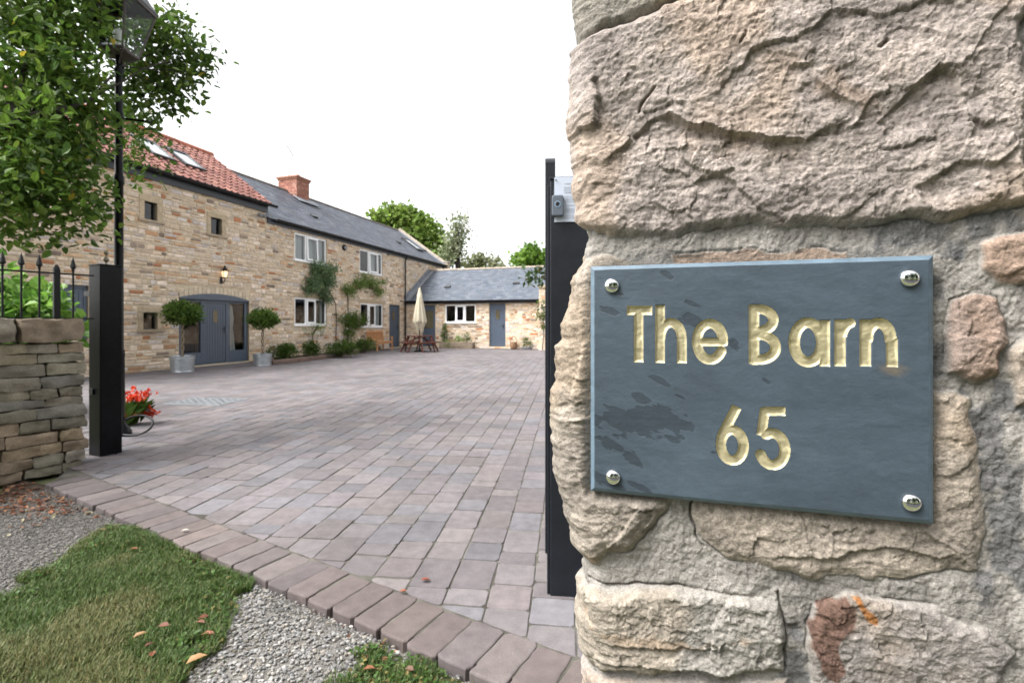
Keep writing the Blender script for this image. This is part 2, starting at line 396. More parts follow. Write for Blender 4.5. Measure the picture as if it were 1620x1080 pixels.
def rocks(name, P, size, tints, z, rng, kind='stuff'):
    n = len(P); ico = np.array([(0, 0, 1), (.89, 0, .45), (.28, .85, .45), (-.72, .53, .45), (-.72, -.53, .45), (.28, -.85, .45),
                                (.72, .53, -.45), (-.28, .85, -.45), (-.89, 0, -.45), (-.28, -.85, -.45), (.72, -.53, -.45), (0, 0, -1)])
    fc = np.array([(0, 1, 2), (0, 2, 3), (0, 3, 4), (0, 4, 5), (0, 5, 1), (1, 6, 2), (2, 7, 3), (3, 8, 4), (4, 9, 5), (5, 10, 1),
                   (6, 7, 2), (7, 8, 3), (8, 9, 4), (9, 10, 5), (10, 6, 1), (11, 7, 6), (11, 8, 7), (11, 9, 8), (11, 10, 9), (11, 6, 10)])
    sc = size[0] + (size[1] - size[0]) * rng.random((n, 1, 1)) ** 2.4
    V = ico[None] * (1 + .35 * (rng.random((n, 12, 1)) - .5)) * sc * (.6 + .6 * rng.random((n, 1, 3))) * np.array([1, 1, .62])
    a = rng.random(n) * 6.28; c, s_ = np.cos(a)[:, None], np.sin(a)[:, None]
    x, y = V[:, :, 0] * c - V[:, :, 1] * s_, V[:, :, 0] * s_ + V[:, :, 1] * c
    V = np.stack([x + P[:, :1], y + P[:, 1:2], V[:, :, 2] + z + .024 * np.exp(-np.clip(K_OUT - P @ np.array([gp.x, gp.y]), 0, 9) / .05)[:, None] + sc[:, :, 0] * .2], -1)
    Q = (fc[None] + (np.arange(n) * 12)[:, None, None]).reshape(-1, 3)
    T = np.array(tints)[rng.integers(0, len(tints), n)] * (.6 + .6 * rng.random((n, 1))) * (1 + .25 * fbm(np.c_[P * 3, np.zeros(n)], 3, 5))[:, None]
    return tag(npmesh(name, V.reshape(-1, 3), Q, M['chips'], tint=np.repeat(T, 20, 0)), kind=kind)
GV = gpoly([(-60, 812), (0, 792), (60, 776), (140, 780), (210, 822), (395, 905), (470, 940), (600, 1000), (800, 1100), (860, 1160), (-60, 1160)])
P = near_k(scatter(GV, 115000, RNG), K_OUT - .012); P = P[~inpoly(P + RNG.normal(size=P.shape) * .02, GRASS1) & ~inpoly(P + RNG.normal(size=P.shape) * .02, GRASS2)]
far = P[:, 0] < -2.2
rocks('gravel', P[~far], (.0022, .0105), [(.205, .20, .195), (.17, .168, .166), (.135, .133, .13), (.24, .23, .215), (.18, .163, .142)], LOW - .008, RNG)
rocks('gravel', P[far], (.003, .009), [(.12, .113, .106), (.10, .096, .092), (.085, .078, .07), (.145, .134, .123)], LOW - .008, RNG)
SOIL = gpoly([(-200, 830), (0, 780), (20, 755), (75, 766), (150, 800), (110, 812), (0, 812)])
so = MB(); so.add([(x, y, LOW - .006) for x, y in SOIL], [list(range(len(SOIL)))]); tag(so.build('soil', M['soil']), kind='structure')
LEAFBROWN = [(.16, .05, .022), (.22, .08, .03), (.11, .045, .025), (.25, .13, .06), (.13, .06, .03)]
rng2 = np.random.default_rng(5)
def leaf_verts(c, d, nrm, L, W, fold=.25, curl=0.0):
    """arrays (n,3): leaf base, direction, normal -> vertices (n,6,3)"""
    s = np.cross(nrm, d); s /= np.linalg.norm(s, axis=1, keepdims=True) + 1e-9; L = L[:, None]; W = W[:, None]
    up = nrm * W * fold
    b = c; t = c + d * L - nrm * L * curl
    return np.stack([b, c + d * L * .32 - s * W + up, c + d * L * .72 - s * W * .72 + up - nrm * L * curl * .4, t,
                     c + d * L * .72 + s * W * .72 + up - nrm * L * curl * .4, c + d * L * .32 + s * W + up], 1)
LQ = np.array([(0, 1, 2, 3), (0, 3, 4, 5)])
def leaves(name, c, d, nrm, L, W, tints, m, parent=None, fold=.25, curl=.12):
    n = len(c); V = leaf_verts(c, d, nrm, L, W, fold, curl).reshape(-1, 3)
    Q = (LQ[None] + (np.arange(n) * 6)[:, None, None]).reshape(-1, 4)
    return npmesh(name, V, Q, m, parent, tint=np.repeat(tints, 2, 0))
def unit(a): return a / (np.linalg.norm(a, axis=1, keepdims=True) + 1e-9)
def litter(name, poly, n, z, L=(.02, .05), kind='stuff', tints=LEAFBROWN):
    P = near_k(scatter(poly, n, rng2), K_OUT - .02); n = len(P)
    d = unit(np.c_[rng2.normal(size=(n, 2)), rng2.normal(size=n) * .25]); nm = unit(np.c_[rng2.normal(size=(n, 2)) * .3, np.ones(n)])
    Ls = L[0] + (L[1] - L[0]) * rng2.random(n); T = np.array(tints)[rng2.integers(0, len(tints), n)] * (.7 + .6 * rng2.random((n, 1)))
    o = leaves(name, np.c_[P, z + rng2.random(n) * .012], d, nm, Ls, Ls * .28, T, M['petal'], fold=.3, curl=.15); return tag(o, kind=kind) if kind else o
litter('leaf_litter', SOIL, 900, LOW)
litter('leaf_litter', gpoly([(0, 835), (60, 800), (130, 790), (200, 826), (100, 815), (20, 850)]), 120, LOW, tints=LEAFBROWN + [(.30, .27, .17)] * 3)
litter('leaf_litter', gpoly([(395, 905), (470, 935), (600, 995), (740, 1075), (700, 1080), (560, 1010), (420, 940)]), 260, LOW, (.01, .03))
# grass blades
def grass(poly, n, h, rng):
    P = scatter(poly, n, rng, .10); stray = rng.random(len(P)) < .05; P[stray] += rng.normal(size=(stray.sum(), 2)) * .07; P = near_k(P, K_OUT - .012)
    bare = fbm(np.c_[P * 3.1, np.full(len(P), 4.4)], 3, 19); P = P[~((bare > .42) & (rng.random(len(P)) < .7))]; n = len(P)
    patch = fbm(np.c_[P * 2.2, np.zeros(n)], 3, 9); dry = sstep(patch + rng.random(n) * .5, .25, .9)
    H = (h[0] + (h[1] - h[0]) * rng.random(n)) * (1 + .3 * fbm(np.c_[P * 4, np.ones(n)], 2, 31))
    a = rng.random(n) * 6.28; lean = .15 + .75 * rng.random(n) ** 1.5; wd = .0010 + .0013 * rng.random(n)
    D = np.c_[np.cos(a) * lean, np.sin(a) * lean, np.ones(n)]; D = unit(D); S = np.c_[-np.sin(a), np.cos(a), np.zeros(n)]
    B = np.c_[P, LOW - .01 + .02 * np.exp(-np.clip(K_OUT - P @ np.array([gp.x, gp.y]), 0, 9) / .08)]; b = rng.random(n) * .5
    mid = B + D * (H * .55)[:, None]; tip = B + D * H[:, None] + np.c_[np.cos(a), np.sin(a), -.5 * np.ones(n)] * (H * b * .6)[:, None]
    V = np.stack([B - S * wd[:, None], B + S * wd[:, None], mid + S * wd[:, None] * .9, mid - S * wd[:, None] * .9, tip], 1).reshape(-1, 3)
    o5 = (np.arange(n) * 5)[:, None]
    T3 = np.concatenate([o5 + np.array([[0, 1, 2]]), o5 + np.array([[0, 2, 3]]), o5 + np.array([[3, 2, 4]])], 1).reshape(-1, 3)
    green = np.array([(.062, .115, .024), (.078, .138, .028), (.052, .096, .024), (.094, .142, .036)])[rng.integers(0, 4, n)]
    straw = np.array([(.27, .22, .10), (.21, .19, .085), (.16, .17, .07)])[rng.integers(0, 3, n)]
    k = (dry * .5 + (rng.random(n) < .14) * .6).clip(0, 1)[:, None]; T = (green * (1 - k) + straw * k) * .84 * (.75 + .5 * rng.random((n, 1)))
    return tag(npmesh('grass', V, T3, M['grass'], tint=np.repeat(T, 3, 0)), kind='stuff')
thatch = mat('grass thatch', (.055, .065, .03), rough=1, var=.5, vscale=14, bump=.8, bscale=70, bdist=.02, spec=.05)
for i, (pl, n, h) in enumerate(((GRASS1, 230000, (.012, .050)), (GRASS2, 18000, (.012, .048)))):
    sb = MB(); ar = np.array(pl)
    sb.add([(x, y, LOW - .009) for x, y in pl], [list(range(len(pl)))]); tag(sb.build('turf', thatch), kind='structure')
    grass(pl, n, h, RNG)
# broad leaved weeds along the edges of the turf
def weeds(poly, n, L, rng):
    P = near_k(scatter(poly, n, rng, .06), K_OUT - .02); n = len(P); a = rng.random(n) * 6.28
    d = unit(np.c_[np.cos(a), np.sin(a), .15 + .5 * rng.random(n)]); nm = unit(np.c_[rng.normal(size=(n, 2)) * .35, np.ones(n)]); Ls = L * (.5 + .8 * rng.random(n))
    T = np.array([(.055, .115, .02), (.07, .14, .03), (.045, .095, .02), (.09, .15, .035), (.18, .15, .05)])[rng.integers(0, 5, n)] * (.7 + .5 * rng.random((n, 1)))
    tag(leaves('weeds', np.c_[P, LOW + .004 + .02 * rng.random(n)], d, nm, Ls, Ls * .34, T, M['leaf'], fold=.2), kind='stuff')
weeds(gpoly([(300, 862), (400, 910), (385, 950), (350, 985), (300, 1080), (215, 1200), (270, 1060), (320, 960), (330, 920), (250, 860)]), 2600, .022, RNG)
weeds(gpoly([(560, 1026), (600, 1020), (740, 1072), (800, 1130), (560, 1090)]), 900, .02, RNG)
weeds(gpoly([(0, 948), (60, 905), (130, 848), (188, 826), (260, 850), (200, 860), (140, 880), (70, 930), (0, 980)]), 900, .02, RNG)
weeds(gpoly([(400, 905), (470, 935), (600, 993), (740, 1070), (600, 1012), (470, 950)]), 260, .016, RNG)
# single fallen leaves one can count
def fallen(px, py, L, tint, label, z=LOW, rz=None, paving=False):
    p = G(px, py, z); rz = random.uniform(0, 6.28) if rz is None else rz
    c = np.array([[0, 0, .006]]); d = np.array([[1, 0, .1]]); nm = np.array([[0, .15, 1.]])
    o = leaves('fallen_leaf', c, unit(d), unit(nm), np.array([L]), np.array([L * .32]), np.array([tint]), M['petal'], fold=.35, curl=.15)
    o.location = p; o.rotation_euler = (0, 0, rz); return tag(o, label, 'leaf', 'single fallen leaves')
fallen(294, 1052, .075, (.42, .25, .12), 'large tan fallen leaf at the edge of the grass, nearest the camera', rz=.9, z=LOW + .02)
fallen(318, 1006, .055, (.28, .10, .055), 'round reddish brown fallen leaf on the gravel just beside the grass tip', rz=.2, z=LOW + .012)
fallen(268, 990, .045, (.16, .05, .025), 'dark red fallen leaf lying in the green grass', z=LOW + .04)
fallen(210, 1010, .05, (.34, .21, .11), 'pale tan fallen leaf in the middle of the lawn', z=LOW + .04)
fallen(665, 919, .05, (.20, .055, .03), 'dark red fallen leaf on the paving, the right of two', z=.008, rz=.2)
fallen(632, 937, .035, (.30, .10, .05), 'small orange brown fallen leaf on the paving, the left of two', z=.008, rz=.3)
fallen(286, 841, .045, (.50, .48, .42), 'whitish fallen leaf on the kerb blocks beside the grass', z=.008, rz=.5)
for k, (px, py) in enumerate(((598, 1022), (608, 1040), (583, 1037), (240, 1040), (228, 1025), (310, 985), (330, 975), (205, 870), (365, 880), (385, 890), (575, 1060), (655, 1062))):
    fallen(px, py, .03 + .015 * random.random(), random.choice(LEAFBROWN), 'small crumpled brown fallen leaf in the grass and gravel by the kerb', z=LOW + (.02 if k > 2 else .006))
# ================================================================== the stone pillar in front, and its sign
PL = Vector((0.0836, 0.5157, 0)); PE = Vector((0.9586, -0.2850, 0)); PN = Vector((-0.2850, -0.9586, 0))   # sign's left edge, along it, out of it
def on_pillar(px, py, off=-.012):
    """photo pixel -> (u along the wall, z) on the plane a little behind the sign"""
    r = ray(px, py); o = PL + PN * off; t = o.dot(PN) / r.dot(PN); p = r * t; return ((p - o).dot(PE), CAM_H + p.z)
def ppoly(pts): return np.array([on_pillar(a, b) for a, b in pts])
sil = [(-300, 925), (-60, 905), (0, 897), (30, 900), (60, 907), (85, 902), (130, 898), (200, 898), (300, 905), (340, 914), (375, 920), (420, 913), (460, 905), (500, 893),
       (550, 880), (600, 875), (650, 869), (700, 871), (750, 880), (800, 893), (850, 904), (890, 914), (920, 910), (1000, 915), (1080, 918), (1400, 905), (3200, 890)]
sz = np.array([on_pillar(x, y, -.03) for y, x in sil])       # (u,z) of the silhouette
Z = np.concatenate([np.linspace(-.1, .86, 90)[:-1], np.linspace(.86, 1.70, 640), np.linspace(1.70, 2.25, 60)[1:]])
o_ = np.argsort(sz[:, 1]); uL = np.interp(Z, sz[o_, 1], sz[o_, 0]) + .006; uL += .0025 * fbm(np.c_[Z * 60, np.zeros((len(Z), 2))], 3, 5)
R0 = .035; UR = .68; DEP = .62
rows = len(Z)
tt = np.concatenate([np.linspace(0, .62, 480), np.linspace(.62, 1, 40)[1:]])                 # 0 at the left corner, 1 at the right end
U = np.zeros((rows, 0)); 
u0 = uL[:, None]
Uf = (u0 + R0) + (UR - R0 - (u0 + R0)) * tt[None, :]                                          # front
Df = np.zeros_like(Uf); Tf = np.zeros_like(Uf)
th = np.linspace(math.pi / 2, 0, 30)[:-1][None, :] * np.ones((rows, 1))
Ua = u0 + R0 - R0 * np.sin(th); Da = -R0 + R0 * np.cos(th); Ta = th                            # left arc
sd_ = (np.linspace(1, 0, 150)[:-1] ** 1.15)[None, :] * np.ones((rows, 1))
Us = u0 + .0 * sd_; Ds = -R0 - sd_ * DEP; Ts = np.full_like(Us, math.pi / 2)                   # left side going back
th2 = np.linspace(0, math.pi / 2, 10)[1:][None, :] * np.ones((rows, 1))
Ub = UR - R0 + R0 * np.sin(th2); Db = -R0 + R0 * np.cos(th2); Tb = -th2
sd2 = np.linspace(0, 1, 14)[1:][None, :] * np.ones((rows, 1))
Uc = UR + 0 * sd2; Dc = -R0 - sd2 * DEP; Tc = np.full_like(Uc, -math.pi / 2)
U = np.concatenate([Us, Ua, Uf, Ub, Uc], 1); D = np.concatenate([Ds, Da, Df, Db, Dc], 1); T = np.concatenate([Ts, Ta, Tf, Tb, Tc], 1)
cols = U.shape[1]; ZZ = Z[:, None] * np.ones((1, cols))
# unrolled coordinate for patterns: u, continued round the corner
UU = U + np.where(T > 0, D, 0) - np.where(T < 0, D, 0)
P2 = np.c_[UU.ravel(), ZZ.ravel()]; n = len(P2); P3 = np.c_[P2, np.zeros(n)]
warp = np.stack([fbm(P3 * 38, 3, 1), fbm(P3 * 38, 3, 2)], 1) * .0035 + np.stack([fbm(P3 * 9, 2, 3), fbm(P3 * 9, 2, 4)], 1) * .004
PW = P2 + warp
def polydist(P, poly):
    """signed distance, positive inside"""
    d = np.full(len(P), 9.0); N = len(poly); ins = inpoly(P, [tuple(q) for q in poly])
    for i in range(N):
        a, b = poly[i - 1], poly[i]; ab = b - a; L2 = ab @ ab + 1e-12
        t = np.clip(((P - a) @ ab) / L2, 0, 1); q = P - a - t[:, None] * ab; d = np.minimum(d, np.sqrt((q * q).sum(1)))
    return np.where(ins, d, -d)
def facets(P, scale, seed, aniso=(1, 1)):
    """broken-stone facets: each ragged cell is a tilted plane"""
    p = P * scale * np.array(aniso); i = np.floor(p); best = np.full(len(p), 9e9); val = np.zeros(len(p))
    def h(c, k): return (vnoise(np.c_[c * 7.31 + .37, np.full(len(c), k * 3.7 + .5)], seed + k) * 1.0)
    for dx in (-1, 0, 1):
        for dy in (-1, 0, 1):
            c = i + np.array([dx, dy]); ctr = c + .5 + .55 * np.stack([h(c, 1), h(c, 2)], 1); d = p - ctr; dd = (d * d).sum(1)
            v = h(c, 3) * .5 + (d * np.stack([h(c, 4), h(c, 5)], 1)).sum(1) * 1.5
            m = dd < best; best = np.where(m, dd, best); val = np.where(m, v, val)
    return val
def ledge(P, pts, amp, L, below=True):
    """the rock breaks away along a line: proud on one side, cut back on the other"""
    pl = ppoly(pts); best = np.full(len(P), 9.0); sgn = np.zeros(len(P)); end = np.zeros(len(P)); ns = len(pl) - 1
    for i in range(len(pl) - 1):
        a, b = pl[i], pl[i + 1]; ab = b - a; t = ((P - a) @ ab) / (ab @ ab); tc = np.clip(t, 0, 1)
        q = P - a - tc[:, None] * ab; d = np.sqrt((q * q).sum(1)); m = d < best
        cr = ab[0] * (P[:, 1] - a[1]) - ab[1] * (P[:, 0] - a[0])
        best = np.where(m, d, best); sgn = np.where(m, np.sign(cr), sgn); end = np.where(m, (i + tc) / ns, end)
    amp = .85 * amp * np.sin(np.pi * np.clip(end, 0, 1)) ** .6 * (.75 + .35 * fbm(np.c_[P * 30, np.zeros(len(P))], 2, 44))
    return amp * np.where(sgn < 0, -np.exp(-best / L) * (1 - np.exp(-best / .0012)), .55 * np.exp(-best / (L * .8)))
# stones: outline in photo pixels, proud height, edge width, facet strength, colour
A = srgb(176, 160, 142); STN = [
    ([(880, -70), (1060, -70), (1112, 0), (1005, 28), (915, 62), (880, 62)], .018, .010, .5, (.35, .31, .245)),
    ([(870, 64), (918, 62), (1000, 32), (1117, -2), (1180, -90), (1700, -90), (1612, 40), (1618, 325), (1500, 347), (1330, 360), (1180, 356), (1070, 372), (958, 378), (915, 368), (870, 360)], .024, .010, 1.0, (.39, .328, .272)),
    ([(1690, -90), (1800, -90), (1800, 300), (1640, 310), (1625, 40)], .020, .01, .6, (.25, .235, .205)),
    ([(1060, 400), (1140, 397), (1330, 399), (1335, 440), (1060, 440)], .004, .006, .2, (.38, .28, .20)),
    ([(820, 412), (960, 412), (1075, 440), (1085, 700), (1060, 790), (1030, 826), (1000, 868), (965, 872), (945, 895), (915, 890), (820, 880)], .020, .02, .8, (.315, .268, .208)),
    ([(1090, 780), (1480, 700), (1490, 615), (1540, 622), (1556, 690), (1548, 800), (1540, 905), (1430, 917), (1280, 912), (1150, 888), (1092, 848)], .010, .012, .5, (.345, .29, .222)),
    ([(1506, 474), (1545, 462), (1580, 468), (1592, 505), (1587, 590), (1550, 601), (1508, 590), (1499, 520)], .013, .007, .4, (.31, .235, .185)),
    ([(1541, 388), (1580, 374), (1700, 368), (1700, 440), (1580, 447), (1548, 425)], .013, .007, .4, (.36, .275, .215)),
    ([(820, 926), (1000, 930), (1150, 942), (1236, 948), (1243, 1060), (1130, 1074), (960, 1062), (820, 1045)], .017, .009, .8, (.315, .288, .24)),
    ([(820, 1056), (960, 1074), (1130, 1086), (1243, 1075), (1245, 1200), (820, 1200)], .013, .008, .6, (.33, .28, .235)),
    ([(1286, 962), (1345, 944), (1440, 948), (1560, 990), (1616, 1022), (1590, 1060), (1560, 1180), (1290, 1180), (1280, 1022)], .014, .008, .6, (.27, .24, .205)),
    ([(1598, 545), (1640, 515), (1760, 500), (1760, 640), (1610, 640), (1606, 590)], .012, .007, .4, (.33, .29, .24)),
    ([(1630, 680), (1800, 660), (1800, 900), (1650, 920), (1622, 800)], .012, .007, .4, (.32, .27, .21)),
    ([(1660, 960), (1820, 940), (1820, 1200), (1640, 1200)], .012, .007, .4, (.30, .27, .22)),
]
# plain courses above, below and round the sides, out of the photo
rs = np.random.default_rng(3)
gen = []
def course(z0, z1, ua, ub):
    u = ua
    while u < ub:
        L = rs.uniform(.14, .30); gen.append((np.array([(u + .006, z0 + .006), (min(u + L, ub) - .006, z0 + .006), (min(u + L, ub) - .006, z1 - .006), (u + .006, z1 - .006)]),
                                               rs.uniform(.008, .02), .009, .5, tuple(np.array((.33, .28, .215)) * rs.uniform(.8, 1.1)))); u += L
for z0, z1 in ((-.1, .1), (.1, .28), (.28, .46), (.46, .62), (.62, .80), (1.80, 2.0), (2.0, 2.25)): course(z0, z1, -.65, 1.3)
for z0, z1 in ((.80, .98), (.98, 1.16), (1.16, 1.36), (1.36, 1.58), (1.58, 1.80)): course(z0, z1, .50, 1.3); 
for z0, z1 in ((.80, .96), (.96, 1.12), (1.12, 1.40), (1.40, 1.62), (1.62, 1.80)): course(z0, z1, -.65, -.075)
H = np.zeros(n); C = np.ones((n, 3)); edge = np.full(n, -9.0)
mort = np.array((.345, .315, .265)); blot = fbm(P3 * 20, 4, 41); C *= mort * (1 + .14 * blot[:, None])
Hm = .0022 * fbm(P3 * 12, 3, 51) + .0011 * fbm(P3 * 90, 4, 52) + .0006 * fbm(P3 * 300, 2, 53)
H += Hm
f1 = facets(P2 + np.stack([fbm(P3 * 22, 4, 61), fbm(P3 * 22, 4, 62)], 1) * .009, 9, 71, (1, 1.4)); f2 = facets(P2 + np.stack([fbm(P3 * 60, 3, 63), fbm(P3 * 60, 3, 64)], 1) * .005, 30, 72, (1, 1.6))
rid = 1 - np.abs(fbm(P3 * 11 + 3.3, 5, 81, gain=.55)); grain = fbm(P3 * np.array([150, 230, 1]), 4, 83, gain=.65)
big = fbm(P3 * 6.5, 3, 85)
rock = (.0050 * f1 + .0026 * f2 + .0028 * (rid - .6) + .0010 * grain + .0035 * big) * (1 - .55 * sstep(T.ravel(), .25, 1.0))
hue = fbm(P3 * 8, 4, 91); hue2 = fbm(P3 * np.array([14, 40, 1]), 4, 92); speck = fbm(P3 * 260, 2, 93)
for poly, h0, ew, fs, col in [(ppoly(a), b, c, d, e) for a, b, c, d, e in STN] + gen:
    lo, hi = poly.min(0) - .03, poly.max(0) + .03; m = np.where((P2[:, 0] > lo[0]) & (P2[:, 0] < hi[0]) & (P2[:, 1] > lo[1]) & (P2[:, 1] < hi[1]))[0]
    if not len(m): continue
    d = polydist(PW[m], poly); k = sstep(d, -.001, ew)
    hs = (h0 * .50 + (.86 if h0 == .024 else 1.0) * rock[m] * (.35 + .65 * fs)) * np.sqrt(np.clip(k, 0, 1)); H[m] = np.where(d > -.001, np.maximum(H[m] * (1 - k), hs * 1.0) * 1.0 + 0 * k, H[m])
    edge[m] = np.maximum(edge[m], d)
    H[m] -= .0022 * np.exp(-((d + .0008) / .0010) ** 2) * sstep(fbm(P3[m] * 17, 3, 301), .0, .55)
    c = np.array(col)[None] * (1 + .10 * hue2[m] + .20 * speck[m] + .10 * grain[m])[:, None]
    warm = sstep(hue[m], .05, .6)[:, None]; c = c * (1 - warm * np.array([[-.03, .04, .12]])); cool = sstep(-hue[m], .1, .7)[:, None]; c = c * (1 - .16 * cool * np.array([[1, .95, .85]]))
    kk = sstep(d, -.0012, .0025)[:, None]; C[m] = C[m] * (1 - kk) + c * kk
# the fractures of the big stone
inbig = sstep(polydist(P2, ppoly(STN[1][0])), 0, .012)
LW = P2 + warp * .9
for pts, amp, L in (([(940, 262), (985, 235), (1022, 200), (1060, 183), (1085, 200), (1110, 205), (1155, 222), (1205, 232), (1270, 226), (1305, 205), (1345, 195)], .0125, .030),
                    ([(1242, 20), (1252, 55), (1268, 88), (1276, 112), (1308, 150), (1330, 172), (1356, 192)], .0065, .020),
                    ([(1380, 200), (1425, 158), (1468, 118), (1498, 130), (1512, 165), (1510, 212)], .0065, .026),
                    ([(1092, 292), (1120, 276), (1160, 266)], .006, .014), ([(1255, 108), (1275, 114)], .006, .01),
                    ([(1440, 305), (1478, 282), (1512, 263), (1560, 268), (1585, 248), (1600, 225)], .0085, .020)):
    H += inbig * ledge(LW, pts, amp, L)
inS2 = sstep(polydist(P2, ppoly(STN[4][0])), 0, .008)
for pts, amp, L in (([(905, 700), (925, 760), (925, 810)], .005, .010), ([(985, 790), (1005, 800), (960, 862), (935, 876)], .006, .012), ([(880, 660), (905, 640), (915, 590), (930, 520)], -.006, .012)): H += inS2 * ledge(LW, pts, amp, L)
inS3 = sstep(polydist(P2, ppoly(STN[5][0])), 0, .006)
H += inS3 * ledge(LW, [(1195, 880), (1250, 873), (1330, 880), (1400, 868), (1470, 885), (1530, 880)], .0055, .012)
inS7 = sstep(polydist(P2, ppoly(STN[8][0])), 0, .006)
for pts in ([(920, 1000), (1000, 1012), (1100, 1022), (1200, 1030)], [(920, 1036), (1010, 1046), (1100, 1062), (1230, 1062)]): H += inS7 * ledge(LW, pts, .0045, .010)
# narrow cracks
for pts in ([(915, 62), (1000, 32), (1060, 14), (1117, -2)], [(1010, 187), (1022, 165), (1034, 150)], [(1165, 75), (1178, 62), (1174, 58)], [(1390, 80), (1402, 68)], [(1090, 800), (1092, 852), (1106, 870)], [(916, 918), (1000, 926), (1080, 935)], [(1235, 935), (1240, 990), (1243, 1060)]):
    pl = ppoly(pts); best = np.full(n, 9.0)
    for i in range(len(pl) - 1):
        a, b = pl[i], pl[i + 1]; ab = b - a; t = np.clip(((LW - a) @ ab) / (ab @ ab), 0, 1); q = LW - a - t[:, None] * ab; best = np.minimum(best, np.sqrt((q * q).sum(1)))
    H -= .005 * np.exp(-(best / .0011) ** 2)
# sooty mortar at the right and between the lower stones, rust-brown patch: stains with their own shape
def stainpoly(pts, col, k, soft=.006, nz=.006):
    global C
    pl = ppoly(pts); d = polydist(P2 + warp * 1.6, pl) + nz * fbm(P3 * 55, 3, 97); a = (k * sstep(d, -soft, soft))[:, None]
    C = C * (1 - a) + np.array(col)[None] * (1 + .25 * speck[:, None]) * a
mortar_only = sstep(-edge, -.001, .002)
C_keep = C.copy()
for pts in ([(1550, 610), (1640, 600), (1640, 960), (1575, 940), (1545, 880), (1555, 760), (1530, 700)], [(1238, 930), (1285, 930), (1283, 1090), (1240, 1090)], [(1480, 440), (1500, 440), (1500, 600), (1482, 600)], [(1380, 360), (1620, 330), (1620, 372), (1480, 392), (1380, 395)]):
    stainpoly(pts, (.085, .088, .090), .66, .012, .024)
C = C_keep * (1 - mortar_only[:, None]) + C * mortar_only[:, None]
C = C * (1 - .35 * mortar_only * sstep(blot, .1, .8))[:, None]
stainpoly([(1286, 952), (1345, 946), (1356, 965), (1352, 1000), (1330, 1030), (1322, 1075), (1300, 1060), (1284, 1000)], (.135, .075, .052), .9, .0012, .002)
stainpoly([(1355, 950), (1368, 948), (1383, 975), (1380, 983), (1370, 980)], (.36, .15, .045), .95, .0008, .001)
stainpoly([(920, 950), (960, 985), (1080, 1012), (1200, 1012), (1080, 1024), (960, 1004)], (.40, .29, .19), .6, .004, .005)
stainpoly([(1330, 120), (1370, 175), (1350, 185), (1300, 135)], (.27, .185, .12), .5, .008, .008)
# keep the bed of the sign clear
inplate = sstep(np.minimum(np.minimum(P2[:, 0] - .0, .306 - P2[:, 0]), np.minimum(P2[:, 1] - 1.118, 1.363 - P2[:, 1])), -.012, .004)
H = H * (1 - inplate) + np.minimum(H, .0) * inplate
H = H.reshape(rows, cols)
base = -.0150
Dn = D + base + H * np.cos(T); Un = U - H * np.sin(T)
X = PL.x + PE.x * Un + PN.x * Dn; Y = PL.y + PE.y * Un + PN.y * Dn
pil = PL + PE * .33 + PN * -.33
pillar = thing('gate_pillar', 'big rough sandstone gate pillar filling the right of the photo, carrying the slate sign', 'pillar', (pil.x, pil.y, LOW))
pillar_mat = mat('split sandstone', attr=True, rough=.95, fine=.24, fscale=520, var=.10, vscale=120, bump=.75, bscale=380, bdist=.0024, spec=.15)
Vp = np.stack([X - pil.x, Y - pil.y, ZZ - LOW], -1).reshape(-1, 3)
npmesh('masonry', Vp, grid_quads(rows, cols), pillar_mat, pillar, tint=(C * np.array([.78, .80, .865])).clip(.015, .8), dom='POINT', smooth=True)
cp = MB(); a = math.atan2(PE.y, PE.x)
cp.box((0, 0, 2.25 - LOW + .05), (.80, .78, .12), a, (.30, .26, .20)); cp.box((0, 0, 2.25 - LOW + .15), (.62, .60, .10), a, (.28, .25, .2))
cp.box((0, 0, 1.12), (.60, .56, 2.2), a, (.3, .26, .2)); cp.build('capping_stone', M['rubble'], pillar)
# ------------------------------------------------------------------ slate sign
SW, SH, TH, BV = .3042, .24, .0125, .0042
Z0 = 1.1205
def on_sign(px, py):
    r = ray(px, py); t = PL.dot(PN) / r.dot(PN); p = r * t; return np.array([(p - PL).dot(PE), CAM_H + p.z - Z0])
class SDF:
    def __init__(s): s.k = []
    def seg(s, a, b, w): s.k.append(('s', np.array(a, float), np.array(b, float), w)); return s
    def arc(s, c, rx, ry, a0, a1, w):
        t = np.radians(np.linspace(a0, a1, 40)); s.k.append(('p', np.c_[c[0] + rx * np.cos(t), c[1] + ry * np.sin(t)], None, w)); return s
    def __call__(s, P):
        d = np.full(len(P), 9.0)
        for kd, a, b, wd in s.k:
            if kd == 's':
                ab = b - a; L = np.hypot(*ab); e = ab / L; q = P - (a + b) / 2; x = np.abs(q @ e) - L / 2; y = np.abs(q @ np.array([-e[1], e[0]])) - wd
                d = np.minimum(d, np.hypot(np.maximum(x, 0), np.maximum(y, 0)) + np.minimum(np.maximum(x, y), 0))
            else:
                bb = np.full(len(P), 9.0)
                for i in range(len(a) - 1):
                    ab = a[i + 1] - a[i]; t = np.clip(((P - a[i]) @ ab) / (ab @ ab + 1e-12), 0, 1); q = P - a[i] - t[:, None] * ab; bb = np.minimum(bb, (q * q).sum(1))
                d = np.minimum(d, np.sqrt(bb) - wd)
        return d
def S(px, py): return on_sign(px, py)
def mid(a, b): return (a + b) / 2
hw = .0049
